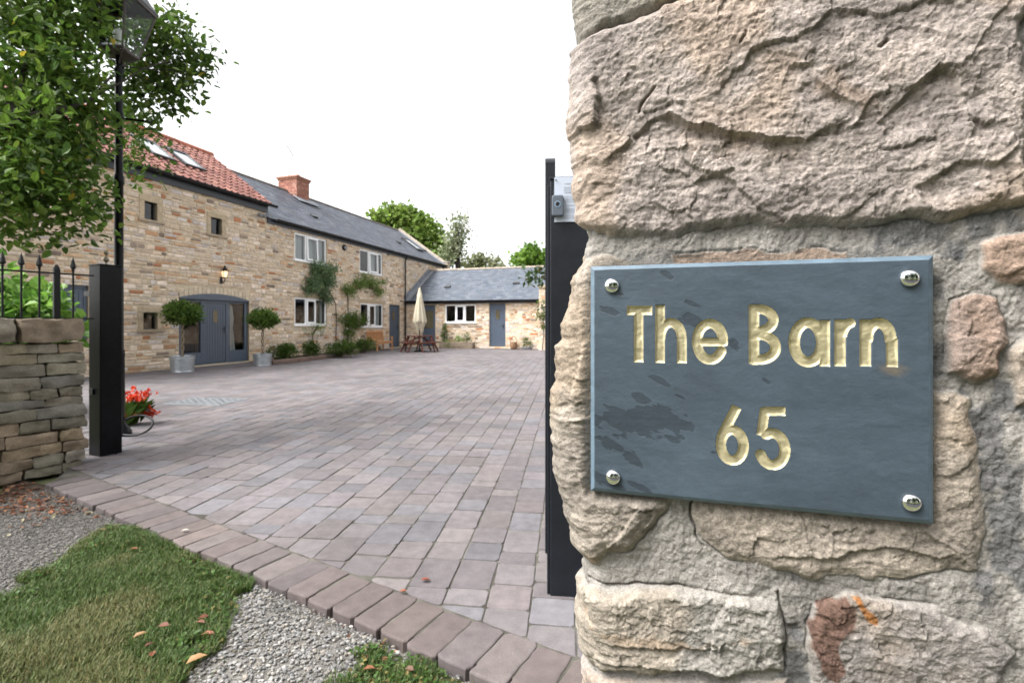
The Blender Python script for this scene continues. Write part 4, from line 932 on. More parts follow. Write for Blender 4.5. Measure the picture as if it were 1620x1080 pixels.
# bright shrub seen through the railings
sb = at(28, 470, 6.6); sb.z = 0; sh = thing('garden_shrub', 'bright green broad leaved shrub seen through the railings above the dry stone wall', 'shrub', sb)
s_ = MB(); [limb(s_, (0, 0, 0), (x, y, 1.3), .03, .012, seed=int(x * 50) + 30) for x, y in ((-.3, .1), (.1, -.1), (.35, .1))]; s_.build('stem', M['bark'], sh)
crown_mesh('foliage', [((-.45, 0, 1.55), (.75, .5, .5), 900), ((.25, 0, 1.4), (.45, .4, .42), 450), ((-.3, .1, .9), (.7, .5, .6), 300), ((-1.2, .2, 1.7), (.8, .5, .6), 500)], .13, np.array([(.12, .24, .035), (.16, .28, .05), (.09, .20, .03)]), sh, rngp, twig=.12, per=6, W=.42)
# red flowers by the lamp
fb = G(200, 672); fl = thing('flowering_plant', 'clump of orange red flowers with strap leaves growing behind the black gate post', 'plant', fb)
n = 120; a = rngp.random(n) * 6.28; d = unit(np.c_[np.cos(a) * .3, np.sin(a) * .3, .7 + rngp.random(n)])
leaves('foliage', np.c_[rngp.normal(size=(n, 2)) * .05, np.zeros(n)], d, unit(np.c_[-d[:, 2], d[:, 1] * 0, d[:, 0] + .3]), .22 + .20 * rngp.random(n), np.full(n, .009), GREENS[rngp.integers(0, 4, n)] * 1.3, M['leaf'], fl, curl=.5)
C_ = []; s_ = MB()
for k in range(26):
    t = Vector((random.uniform(-.05, .30), random.uniform(-.15, .15), random.uniform(.10, .47))); s_.tube([(0, 0, .05), t * .6 + Vector((0, 0, .12)), t], .003, 5)
    for j in range(6): C_.append(t + Vector((random.gauss(0, .03), random.gauss(0, .03), random.gauss(0, .02))))
s_.build('stem', M['leaf'], fl)
def flower(c, n, L, W, cols, parent, name='flower'):
    d = unit(rngp.normal(size=(n, 3))); c = np.tile(np.array(c, float)[None], (n, 1)) if np.ndim(c) == 1 else np.asarray(c, float)
    return leaves(name, c, d, unit(np.cross(d, rngp.normal(size=d.shape))), np.full(n, L), np.full(n, W), np.array(cols)[rngp.integers(0, len(cols), n)] * (.85 + .25 * rngp.random((n, 1))), M['petal'], parent)
for k in range(26): flower(np.repeat(np.array([tuple(x) for x in C_[k * 6:k * 6 + 6]]), 5, 0), 30, .036, .013, [(.60, .05, .010), (.52, .032, .010), (.68, .09, .016)], fl)

for k, (x, y, r, h) in enumerate(((-4.5, -6.5, 3.2, 7.5), (1.5, -7.5, 3.4, 8.2), (6.5, -5.5, 3.0, 7.0))):
    t = thing('roadside_tree', ('broad roadside tree behind the viewpoint on the left', 'tallest roadside tree straight behind the viewpoint', 'roadside tree behind the viewpoint on the right')[k], 'tree', (x, y, LOW)); b = MB(); limb(b, (0, 0, -.1), (0, 0, h * .8), .22, .07, 10, seed=k + 60); b.build('trunk', M['bark'], t)
    crown_mesh('crown', [((0, 0, h * .62), (r, r * .8, h * .36), 1500), ((r * .4, 0, h * .4), (r * .6, r * .6, h * .22), 500), ((-r * .4, .2, h * .42), (r * .6, r * .6, h * .22), 500), ((0, 0, h * .25), (r * .9, r * .6, h * .2), 500)], .38, GREENS, t, rngp, twig=.3, per=8, W=.45)
# ================================================================== house
class Frame:
    def __init__(s, o, ang): s.o = Vector(o); s.a = ang; s.x = Vector((math.cos(ang), math.sin(ang), 0)); s.y = Vector((-math.sin(ang), math.cos(ang), 0))
    def px(s, px, py, y=0.0, slope=None):
        """pixel -> local (x, z) on the plane y = const, or (x, y, z) on the roof plane z = z0 + m*y"""
        r = ray(px, py); c = Vector((0, 0, CAM_H)) - s.o
        if slope is None:
            t = (y - c.dot(s.y)) / r.dot(s.y); p = c + r * t; return p.dot(s.x), p.z
        z0, m = slope; t = (z0 + m * c.dot(s.y) - c.z) / (r.z - m * r.dot(s.y)); p = c + r * t; return p.dot(s.x), p.dot(s.y), p.z
    def world(s, x, y, z=0): return s.o + s.x * x + s.y * y + Vector((0, 0, z))
HF = Frame((-5.82, 26.2, 0), math.atan2(.9577, .2880)); WF = Frame((-5.82, 26.2, 0), math.atan2(.9577, .2880) - math.pi / 2)
PAL = [((.52, .43, .30), 10), ((.56, .48, .35), 9), ((.48, .39, .265), 7), ((.45, .32, .19), 4), ((.39, .24, .13), 2), ((.45, .41, .34), 3), ((.30, .24, .18), 2), ((.46, .42, .37), 2.5), ((.60, .52, .40), 5), ((.36, .17, .085), 1.0), ((.20, .16, .12), 1.2)]
PT, PWT = [p[0] for p in PAL], [p[1] for p in PAL]
def rubble(mb, fr, x0, x1, zlo, zhi, openings, rnd, ch=(.06, .155), ln=(.13, .46), proud=(.006, .026), gap=.015, prof=None, mi=0, brick=False):
    o, u, v, n = fr; z = zlo
    while z < zhi - .03:
        c = rnd.uniform(*ch); c = zhi - z if zhi - z - c < ch[0] * .6 else c; x = x0 - rnd.uniform(0, ln[0])
        while x < x1:
            l = rnd.uniform(*ln); l = l if c < .12 else l * .85
            for (za, zb) in (((z, z + c),) if (c < .13 or rnd.random() > .3) else ((z, z + c * .5), (z + c * .5, z + c))):
                a, b = max(x, x0), min(x + l, x1)
                for (ox0, ox1, oz0, oz1) in openings:
                    if b > ox0 and a < ox1 and zb > oz0 + .02 and za < oz1 - .02:
                        if za < oz0 and oz0 - za > .05: zb = oz0; continue
                        if zb > oz1 and zb - oz1 > .05: za = oz1; continue
                        if ox0 - a >= b - ox1: b = min(b, ox0)
                        else: a = max(a, ox1)
                if prof is not None:
                    zm = min(prof(a), prof(b)); zb = min(zb, zm)
                if b - a < .03 or zb - za < .025: continue
                g = gap * rnd.uniform(.5, 1.3); j = .0 if brick else min(.016, (zb - za) * .10)
                p = []
                xs = (a + g, b - g); zs = (za + g * .9, zb - g * .9); cut = min(.022, (zb - za) * .2) if not brick else .002
                for (cx_, cz_, sx, sz) in ((xs[0], zs[0], 1, 1), (xs[1], zs[0], -1, 1), (xs[1], zs[1], -1, -1), (xs[0], zs[1], 1, -1)):
                    e1 = (cx_ + sx * rnd.uniform(-j, j) * .4, cz_ + sz * cut * rnd.uniform(.3, 1.2)); e2 = (cx_ + sx * cut * rnd.uniform(.4, 1.6), cz_ + sz * rnd.uniform(-j * .2, j))
                    p += [e1, e2] if sx * sz > 0 else [e2, e1]
                if brick: tn = rnd.choice(((.40, .19, .13), (.44, .22, .15), (.36, .17, .12), (.46, .26, .18)))
                else: tn = rnd.choices(PT, PWT)[0]
                k = rnd.uniform(.82, 1.15); k *= 1.16 if not brick else .8; mb.stone(p, fr, rnd.uniform(*proud), .008 if not brick else .003, (tn[0] * k * 1.06, tn[1] * k * 1.03, tn[2] * k * 1.14), mi, .5, back=-.006)
            x += l
        z += c
def holed(mb, fr, x0, x1, z0, z1, openings, mi=0, reveal=.14, rtint=(.42, .34, .23)):
    """flat wall face with rectangular holes and their reveals"""
    o, u, v, n = fr; xs = sorted({x0, x1, *[a for q in openings for a in q[:2]]}); zs = sorted({z0, z1, *[a for q in openings for a in q[2:4]]})
    P = lambda x, z, d=0: tuple(o + u * x + v * z + n * d)
    for i in range(len(xs) - 1):
        for j in range(len(zs) - 1):
            cx_, cz_ = (xs[i] + xs[i + 1]) / 2, (zs[j] + zs[j + 1]) / 2
            if any(q[0] < cx_ < q[1] and q[2] < cz_ < q[3] for q in openings) or not (x0 <= cx_ <= x1 and z0 <= cz_ <= z1): continue
            mb.add([P(xs[i], zs[j]), P(xs[i + 1], zs[j]), P(xs[i + 1], zs[j + 1]), P(xs[i], zs[j + 1])], [[0, 1, 2, 3]], (1, 1, 1), mi)
    for (a, b, c, d) in [q[:4] for q in openings]:
        for (p, q) in (((a, c), (b, c)), ((b, c), (b, d)), ((b, d), (a, d)), ((a, d), (a, c))):
            mb.add([P(*p), P(*q), P(*q, -reveal), P(*p, -reveal)], [[0, 1, 2, 3]], rtint, 0)
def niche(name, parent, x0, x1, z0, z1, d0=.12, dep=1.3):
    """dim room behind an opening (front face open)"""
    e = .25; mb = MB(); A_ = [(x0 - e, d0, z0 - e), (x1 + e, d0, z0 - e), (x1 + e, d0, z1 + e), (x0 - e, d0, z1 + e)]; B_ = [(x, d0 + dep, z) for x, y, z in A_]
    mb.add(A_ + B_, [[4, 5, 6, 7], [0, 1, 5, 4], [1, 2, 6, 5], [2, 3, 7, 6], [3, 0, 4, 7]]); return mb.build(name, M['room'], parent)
def window(parent, x0, x1, z0, z1, widths, y=.025, fw=.07, openc=(), blind=None, label=None, sash=()):
    """white casement: frame with panes as sub-parts"""
    y0, y1 = y, y + .06; f = MB()
    f.span((x0, y0, z0), (x1, y1, z0 + fw)); f.span((x0, y0, z1 - fw), (x1, y1, z1)); f.span((x0, y0 + .001, z0 + fw), (x0 + fw, y1, z1 - fw)); f.span((x1 - fw, y0 + .001, z0 + fw), (x1, y1, z1 - fw))
    W = x1 - x0 - 2 * fw; t = sum(widths); x = x0 + fw; panes = []
    for i, w_ in enumerate(widths):
        a, b = x, x + W * w_ / t; x = b; panes.append((a + (fw * .5 if i else 0), b - (fw * .5 if i < len(widths) - 1 else 0)))
        if i < len(widths) - 1: f.span((b - fw * .5, y0 + .001, z0 + fw), (b + fw * .5, y1, z1 - fw))
    fo = f.build('window', M['upvc'], parent)
    if label: fo['label'] = label
    for i, (a, b) in enumerate(panes):
        g = MB(); z_a, z_b = z0 + fw, z1 - fw
        if i in sash:                                  # a casement with its own sash, standing a little open
            s2 = MB(); q = .062; yo = -.012; Lx = b - a; ang = openc[sash.index(i)] if len(openc) > sash.index(i) else 0.0
            R = Matrix.Rotation(-ang, 3, 'X'); piv = Vector((0, y0, z_b))
            def tr(p): return R @ (Vector(p) - piv) + piv
            for (p, r_) in (((a, z_a), (b, z_a + q)), ((a, z_b - q), (b, z_b)), ((a, z_a + q), (a + q, z_b - q)), ((b - q, z_a + q), (b, z_b - q))):
                c = tr(((p[0] + r_[0]) / 2, y0 + yo, (p[1] + r_[1]) / 2)); s2.box(c, (r_[0] - p[0], .05, r_[1] - p[1]), 0, M=R)
            so_ = s2.build('sash', M['upvc'], fo)
            c4 = [tr(p) for p in ((a + q, y0 + yo, z_a + q), (b - q, y0 + yo, z_a + q), (b - q, y0 + yo, z_b - q), (a + q, y0 + yo, z_b - q))]; g.add([tuple(c) for c in c4], [[0, 1, 2, 3]]); g.build('pane', M['glass'], fo)
        else:
            g.add([(a, y0 + .02, z_a), (b, y0 + .02, z_a), (b, y0 + .02, z_b), (a, y0 + .02, z_b)], [[0, 1, 2, 3]]); g.build('pane', M['glass'], fo)
    s3 = MB(); s3.span((x0 - .05, -.075, z0 - .035), (x1 + .05, y1, z0 - .001)); s3.build('sill', M['upvc'], fo)
    if blind:
        c = MB()
        for (a, b, zt_) in blind:
            a, b = x0 + (x1 - x0) * a, x0 + (x1 - x0) * b; n_ = max(6, int((b - a) / .03)); vs = []
            for k in range(n_ + 1):
                xx = a + (b - a) * k / n_; yy = y1 + .10 + .02 * math.sin(k * 1.9)
                vs += [(xx, yy, z0 + (z1 - z0) * (1 - zt_)), (xx, yy, z1)]
            c.add(vs, [[2 * k, 2 * k + 2, 2 * k + 3, 2 * k + 1] for k in range(n_)])
        c.build('curtain', M['curtain'], fo)
    return fo
def plank_door(parent, x0, x1, z0, z1, y=.07, hand=1, arch=False, glaz=(.36, .64, .66, .88)):
    fr = MB(); q = .07
    fr.span((x0, y - .02, z0), (x0 + q, y + .06, z1)); fr.span((x1 - q, y - .02, z0), (x1, y + .06, z1)); fr.span((x0 + q, y - .019, z1 - q), (x1 - q, y + .06, z1)); fo = fr.build('door_frame', M['door'], parent)
    d = MB(); a, b = x0 + q + .005, x1 - q - .005; nb = 6; zt = z1 - q - .005; w_ = b - a
    gx0, gx1, gz0, gz1 = a + w_ * glaz[0], a + w_ * glaz[1], z0 + (zt - z0) * glaz[2], z0 + (zt - z0) * glaz[3]
    d.span((a, y + .012, z0 + .02), (b, y + .045, zt))
    for i in range(nb):
        p, r_ = a + .09 + (w_ - .18) * i / nb, a + .09 + (w_ - .18) * (i + 1) / nb
        for (za, zb) in ((z0 + .12, gz0 - .03), (gz1 + .03, zt - .10)) if (r_ > gx0 and p < gx1) else ((z0 + .12, zt - .10),): d.span((p + .004, y + .002, za), (r_ - .004, y + .014, zb))
    d.span((a, y - .004, z0 + .02), (a + .085, y + .014, zt)); d.span((b - .085, y - .004, z0 + .02), (b, y + .014, zt)); d.span((a + .086, y - .003, zt - .10), (b - .086, y + .014, zt)); d.span((a + .086, y - .003, z0 + .02), (b - .086, y + .014, z0 + .12))
    do = d.build('door', M['door'], parent)
    g = MB(); g.span((gx0, y - .004, gz0), (gx1, y + .010, gz1)); g.build('glazing', M['leaded'], do)
    s = MB()
    for (p, r_) in (((gx0 - .02, gz0 - .02), (gx1 + .02, gz0)), ((gx0 - .02, gz1), (gx1 + .02, gz1 + .02)), ((gx0 - .02, gz0), (gx0, gz1)), ((gx1, gz0), (gx1 + .02, gz1))): s.span((p[0], y - .010, p[1]), (r_[0], y + .004, r_[1]))
    s.build('glazing_bead', M['door'], do)
    hx_ = b - .045 if hand > 0 else a + .045; h = MB(); h.span((hx_ - .02, y - .012, z0 + .93), (hx_ + .02, y - .004, z0 + 1.13)); h.bar((hx_, y - .045, z0 + 1.06), (hx_ - .11 * hand, y - .045, z0 + 1.06), .016, .02); h.tube([(hx_, y - .05, z0 + 1.06), (hx_, y - .008, z0 + 1.06)], .010, 8); h.build('handle', M['black'], do)
    th_ = MB(); th_.span((x0, y - .06, z0 - .03), (x1, y + .06, z0 - .001)); th_.build('threshold', M['silver'], do)
    return do
M['leaded'] = mat('leaded glass', (.10, .085, .05), rough=.15, var=.5, vscale=25, spec=.6)
def slates(mb, x0, x1, y0, z0, m, ylen, rnd, w=.30, g=.22, th=.006, skip=None, tints=None):
    """courses of slates up the roof plane z = z0 + m*(y-y0)"""
    L = math.hypot(1, m); uy = Vector((0, 1 / L, m / L)); nn = Vector((0, -m / L, 1 / L)); o = Vector((0, y0, z0)); total = ylen * L; r = 0
    tints = tints or [(.062, .072, .092), (.074, .084, .104), (.054, .064, .085), (.07, .074, .09), (.088, .096, .114), (.05, .056, .073)]
    s = 0.0
    while s < total:
        x = x0 - (w / 2 if r % 2 else 0); s1 = min(s + g, total)
        while x < x1:
            a, b = max(x, x0), min(x + w, x1); x += w
            if b - a < .02: continue
            if skip and skip((a + b) / 2, (s + s1) / 2 / L): continue
            h1, h0 = .014 + rnd.uniform(-.002, .002), .004; d = rnd.uniform(-.006, .004)
            p = [o + uy * (s + d) + nn * h1, o + uy * (s1 + .015) + nn * h0]
            vs = [(a + .002, p[0].y, p[0].z), (b - .002, p[0].y, p[0].z), (b - .002, p[1].y, p[1].z), (a + .002, p[1].y, p[1].z), (a + .002, p[0].y + .001, p[0].z - .018), (b - .002, p[0].y + .001, p[0].z - .018)]
            k = rnd.uniform(.85, 1.15); mb.add(vs, [[0, 1, 2, 3], [4, 5, 1, 0]], tuple(c * k for c in rnd.choice(tints)))
        s += g; r += 1
def pantiles(x0, x1, y0, z0, m, ylen, w=.235, g=.31):
    L = math.hypot(1, m); uy = np.array([0, 1 / L, m / L]); nn = np.array([0, -m / L, 1 / L]); tot = ylen * L; nc = int(math.ceil(tot / g)); nx = int((x1 - x0) / w)
    per = 10; V = []; Q = []; T = []; r_ = np.random.default_rng(9)
    ph = np.arange(per + 1) / per; prof = .034 * (np.cos(2 * np.pi * ph) * .6 + .3 * np.cos(4 * np.pi * ph + .6))
    for c in range(nc):
        for i in range(nx):
            s0, s1 = c * g - .02, min((c + 1) * g + .02, tot); k = r_.uniform(.78, 1.15); tn = np.array([(.20, .088, .07), (.18, .076, .062), (.225, .108, .085), (.165, .072, .06)][r_.integers(0, 4)]) * k
            dx, ds, dh = r_.uniform(-.006, .006), r_.uniform(-.008, .008), r_.uniform(0, .006)
            base = len(V)
            for (s, lift) in ((s0 + ds, .034 + dh), (s1, .004)):
                for q in range(per + 1):
                    p = np.array([x0 + (i + ph[q]) * w + dx, 0, 0]) + uy * s + nn * (prof[q] + lift + .02); p[1] += y0; p[2] += z0; V.append(p)
            for q in range(per + 1):
                p = V[base + q] - nn * .03; V.append(p)
            b2 = base + 2 * (per + 1)
            for q in range(per):
                Q.append((base + q, base + q + 1, base + per + 2 + q, base + per + 1 + q)); Q.append((b2 + q, b2 + q + 1, base + q + 1, base + q)); T += [tn, tn * .9]
    return np.array(V), np.array(Q), np.array(T)
def skylight(parent, F_, pxy, slope, w, l, yb=None):
    x, y, z = F_.px(*pxy, slope=slope); m = slope[1]; a = math.atan(m); R = Matrix.Rotation(a, 3, 'X'); c = Vector((x, y, z)) + R @ Vector((0, 0, .05))
    f = MB()
    for (cx_, cy_, sx, sy) in ((0, -l / 2, w + .1, .08), (0, l / 2, w + .1, .08), (-w / 2, 0, .07, l - .08), (w / 2, 0, .07, l - .08)): f.box(c + R @ Vector((cx_, cy_, 0)), (sx, sy, .13), 0, M=R)
    fo = f.build('skylight', M['blacktrim'], parent)
    g = MB(); g.box(c + R @ Vector((0, 0, .03)), (w - .07, l - .08, .01), 0, M=R); g.build('pane', M['skyglass'], fo)
M['blacktrim'] = mat('dark grey trim', (.03, .032, .036), rough=.4)
M['skyglass'] = mat('roof window glass', (.30, .34, .38), rough=.06, spec=1.0, coat=1.0)
M['fascia'] = mat('dark blue black fascia', (.022, .027, .036), rough=.4)
rh = random.Random(31)
def shade(c, a, b): k = rh.uniform(a, b); return tuple(x * k for x in c)
house = thing('stone_house', 'long two storey sandstone barn house with part red pantile and part slate roof', 'house', HF.o, HF.a)
XL, XM, XR = -17.5, -9.72, 5.3; EZ1, EZ2 = 5.42, 5.02; RDG = 7.33
H = lambda px, py, y=0: HF.px(px, py, y)
def rect(x0, x1, yt, yb, xm=None):
    """opening from pixels: left x, right x, top y and bottom y read at the left edge"""
    a, zt = H(x0, yt); _, zb_ = H(x0, yb); b, _ = H(x1, yt); return (a, b, zb_, zt)
w1, w2_, w3 = rect(227.8, 248.3, 317.5, 346), rect(333, 350.6, 343, 369.5), rect(226, 249, 494, 521)
wa, wb, wc, wdn = rect(466, 516.5, 367, 411), rect(569, 605, 393, 430), rect(466, 516.5, 469.8, 514.5), rect(570, 606, 479, 517.5)
en = rect(283, 394, 470, 578); en = (en[0], en[1], 0.04, en[3]); d2 = rect(615.7, 632.4, 481.5, 546); d2 = (d2[0], d2[1], .05, d2[3])
w4 = (-16.9, -15.2, .9, 2.2)
ops = [w1, w2_, w3, wa, wb, wc, wdn, en, d2, w4]
FRF = (Vector((0, 0, 0)), Vector((1, 0, 0)), Vector((0, 0, 1)), Vector((0, -1, 0)))
mb = MB(); holed(mb, FRF, XL, XM, -.1, EZ1, ops, 1); holed(mb, FRF, XM, XR, -.1, EZ2, ops, 1)
arch_h = .16; exa, exb, exz = en[0], en[1], en[3]
sur = [(q[0] - .14, q[1] + .14, q[2] - .0, q[3] + .16) for q in (w1, w2_, w3)]
rubble(mb, FRF, XL, XM, 0, EZ1 - .02, [wa, wb, wc, wdn, (en[0], en[1], -1, en[3] + arch_h + .22), d2, w4] + sur, rh)
rubble(mb, FRF, XM + .005, XR, 0, EZ2 - .02, [(q[0] - .02, q[1] + .02, q[2] - .06, q[3]) for q in (wa, wb, wc, wdn)] + [(q[0], q[1], q[3], q[3] + .16) for q in (wc, wdn)] + [d2], rh)
for q in (wc, wdn):          # stone lintels
    mb.span((q[0] - .14, -.022, q[3] + .004), (q[1] + .14, .0, q[3] + .155), (.45, .36, .25))
for q in (w1, w2_, w3):          # dressed surrounds
    for (a, b) in (((q[0] - .13, q[3]), (q[1] + .13, q[3] + .15)), ((q[0] - .13, q[2]), (q[0], q[3] - .004)), ((q[1], q[2]), (q[1] + .13, q[3] - .004))): mb.span((a[0], -.024, a[1]), (b[0], 0, b[1]), shade((.46, .37, .26), .9, 1.1))
# arch voussoirs over the entrance
zc_ = lambda x: exz + arch_h * (1 - ((x - (exa + exb) / 2) / ((exb - exa) / 2)) ** 2)
nv_ = 17
for i in range(nv_):
    a, b = exa + (exb - exa) * i / nv_ + .008, exa + (exb - exa) * (i + 1) / nv_ - .008
    mb.stone([(a, zc_(a)), (b, zc_(b)), (b, zc_(b) + .21), (a, zc_(a) + .21)], FRF, .018, .006, shade((.58, .49, .37), .88, 1.12))
for x0_ in (XL, XR):         # gable ends, back wall
    s = 1 if x0_ == XR else -1; ez = EZ2 if s > 0 else EZ1
    fr = (Vector((x0_, 0, 0)), Vector((0, 1, 0)), Vector((0, 0, 1)), Vector((s, 0, 0))) if s > 0 else (Vector((x0_, 6.4, 0)), Vector((0, -1, 0)), Vector((0, 0, 1)), Vector((-1, 0, 0)))
    mb.add([(x0_, 0, -.1), (x0_, 6.4, -.1), (x0_, 6.4, ez), (x0_, 3.2, RDG), (x0_, 0, ez)], [[0, 1, 2, 3, 4]], (1, 1, 1), 1)
    pf = lambda t: ez + (RDG - ez) * (1 - abs(t - 3.2) / 3.2) - .05
    rubble(mb, fr, 0, 6.4, 0, RDG, [], rh, ch=(.12, .22), ln=(.25, .6), prof=pf)
mb.add([(XL, 6.4, -.1), (XR, 6.4, -.1), (XR, 6.4, EZ2), (XL, 6.4, EZ2)], [[0, 1, 2, 3]], (1, 1, 1), 1)
mb.add([(XM, 0, EZ2), (XM, 2.6, EZ2 + 1.9), (XM, 2.6, EZ1 + 1.9), (XM, 0, EZ1)], [[0, 1, 2, 3]], (1, 1, 1), 1)
mb.build('wall', [M['rubble'], M['mortar']], house)
# small windows
for q in (w1, w2_, w3):
    f = MB(); f.span((q[0], .09, q[2]), (q[0] + .03, .12, q[3])); f.span((q[1] - .03, .09, q[2]), (q[1], .12, q[3])); f.span((q[0] + .03, .09, q[3] - .03), (q[1] - .03, .12, q[3])); f.span((q[0] + .03, .09, q[2]), (q[1] - .03, .12, q[2] + .03))
    fo = f.build('window', M['blacktrim'], house); g = MB(); g.add([(q[0] + .03, .10, q[2] + .03), (q[1] - .03, .10, q[2] + .03), (q[1] - .03, .10, q[3] - .03), (q[0] + .03, .10, q[3] - .03)], [[0, 1, 2, 3]]); g.build('pane', M['glass'], fo)
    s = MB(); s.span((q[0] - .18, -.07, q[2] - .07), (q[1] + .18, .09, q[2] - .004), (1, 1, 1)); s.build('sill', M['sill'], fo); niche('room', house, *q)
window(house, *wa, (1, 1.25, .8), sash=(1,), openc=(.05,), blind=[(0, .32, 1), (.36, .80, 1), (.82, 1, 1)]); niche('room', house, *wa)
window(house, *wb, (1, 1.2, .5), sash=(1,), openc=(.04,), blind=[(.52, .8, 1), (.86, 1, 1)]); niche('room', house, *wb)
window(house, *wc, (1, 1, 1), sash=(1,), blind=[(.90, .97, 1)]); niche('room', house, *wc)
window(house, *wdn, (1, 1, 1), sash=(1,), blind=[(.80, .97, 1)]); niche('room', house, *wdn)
plank_door(house, *d2, hand=1); plank_door(house, *w4[:2], .05, 2.2, hand=1)['label'] = 'blue grey door half hidden behind the railings'
# entrance: arched blue-grey screen, door in the middle, glazed either side
W_ = exb - exa; e = MB(); y0 = .06; xs_ = [exa + W_ * t for t in (0, .05, .30, .355, .655, .71, .95, 1)]; zt = exz - .06
for a, b in ((0, 1), (2, 3), (4, 5), (6, 7)): e.span((xs_[a], y0, .04), (xs_[b], y0 + .09, zt - .002))
e.span((exa, y0 - .006, zt), (exb, y0 + .09, zt + .06))
n_ = 16; vs = []
for k in range(n_ + 1):
    x = exa + W_ * k / n_; vs += [(x, -.030, zt + .03), (x, -.030, zc_(x) + .004)]
e.add(vs + [(a_, .05, c_) for a_, b_, c_ in vs], [[2 * k, 2 * k + 2, 2 * k + 3, 2 * k + 1] for k in range(n_)] + [[2 * k + 1, 2 * k + 3, 2 * (n_ + 1) + 2 * k + 3, 2 * (n_ + 1) + 2 * k + 1] for k in range(n_)] + [[2 * k + 2, 2 * k, 2 * (n_ + 1) + 2 * k, 2 * (n_ + 1) + 2 * k + 2] for k in range(n_)])
for a, b in ((1, 2), (5, 6)): e.span((xs_[a], y0 + .002, .04), (xs_[b], y0 + .088, .42)); e.span((xs_[a], y0 + .002, zt - .05), (xs_[b], y0 + .088, zt - .003))
eo = e.build('entrance_screen', M['door'], house)
for a, b in ((1, 2), (5, 6)): g = MB(); g.add([(xs_[a], y0 + .04, .42), (xs_[b], y0 + .04, .42), (xs_[b], y0 + .04, zt - .05), (xs_[a], y0 + .04, zt - .05)], [[0, 1, 2, 3]]); g.build('side_light', M['glass'], eo)
cu = MB(); cxm = xs_[5] + (xs_[6] - xs_[5]) * .42; cu.lathe((cxm, .30, .35), [(.10, 0), (.13, .05), (.10, .5), (.07, .8), (.09, 1.1), (.06, 1.45), (.02, 1.6)], 16, wob=lambda a, z: 1 + .12 * math.sin(a * 7)); cu.build('tied_curtain', M['curtain'], eo)
plank_door(house, xs_[3] - .07, xs_[4] + .07, .06, zt - .0, y=y0 + .015, hand=1, glaz=(.40, .62, .68, .88))
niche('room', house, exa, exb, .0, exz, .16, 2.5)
# roofs
m1 = 1.90 / 2.62; yo = -.16
V_, Q_, T_ = pantiles(XL - .15, XM + .16, yo, EZ1 + .02, m1, 2.62 - yo)
pr = npmesh('tiled_roof', V_, Q_, M['pantile'], house, tint=T_); pr['label'] = 'red pantile roof over the left half of the house'
z1r = EZ1 + .02 + m1 * (2.62 - yo)
ub = MB(); ub.add([(XL - .15, yo, EZ1), (XM + .16, yo, EZ1), (XM + .16, 2.62, z1r - .02), (XL - .15, 2.62, z1r - .02), (XM + .16, 6.5, EZ2), (XL - .15, 6.5, EZ2)], [[0, 1, 2, 3], [3, 2, 4, 5], [1, 4, 2]], (.25, .1, .07)); ub.build('roof_deck', M['brick'], pr)
rg = MB(); x = XL - .1
while x < XM + .1: rg.tube([(x, 2.62, z1r + .02), (x + .43, 2.62, z1r + .02)], .11, 10, shade((.38, .14, .09), .8, 1.1)); x += .45
rg.build('ridge_tiles', M['pantile'], pr)
m2 = (RDG - EZ2) / 3.25; yo2 = -.13; z20 = EZ2 + m2 * yo2 + .05
sl = MB(); slates(sl, XM - .0, XR - .28, yo2, z20, m2, 3.25 - yo2, rh); so = sl.build('slate_roof', M['slate_roof'], house); so['label'] = 'dark slate roof over the right half of the house'
ub = MB(); zr2 = z20 + m2 * (3.25 - yo2); ub.add([(XM, yo2 + .01, z20 - .01), (XR, yo2 + .01, z20 - .01), (XR, 3.25, zr2 - .01), (XM, 3.25, zr2 - .01), (XR, 6.5, EZ2), (XM, 6.5, EZ2)], [[0, 1, 2, 3], [3, 2, 4, 5], [0, 3, 5]], (.08, .09, .11)); ub.build('roof_deck', M['slate_roof'], so)
rg = MB(); x = XM
while x < XR - .4: rg.tube([(x, 3.25, zr2 - .01), (x + .44, 3.25, zr2 - .01)], .09, 8, shade((.16, .13, .115), .8, 1.15)); x += .46
rg.build('ridge_tiles', M['slate_roof'], so)
cpg = MB(); a2 = math.atan(m2); R = Matrix.Rotation(a2, 3, 'X'); Lc = math.hypot(3.45, 3.45 * m2); cpg.box((XR - .05, 1.55, z20 + m2 * 1.68 + .12), (.34, Lc, .09), 0, (.40, .34, .27), M=R); cpg.box((XR - .05, 4.9, zr2 - m2 * 1.65 + .12), (.34, Lc, .09), 0, (.40, .34, .27), M=Matrix.Rotation(-a2, 3, 'X'))
cpg.span((XR - .25, -.25, EZ2 - .22), (XR + .14, .12, EZ2 + .16), (.44, .37, .28)); cpg.span((XR - .29, -.29, EZ2 + .163), (XR + .18, .14, EZ2 + .23), (.38, .34, .29)); cpg.build('gable_coping', M['rubble'], house)
ld = MB(); ld.box((XR - .33, 1.58, z20 + m2 * 1.71 + .045), (.26, Lc, .05), 0, M=R); ld.build('lead_flashing', M['lead'], so)
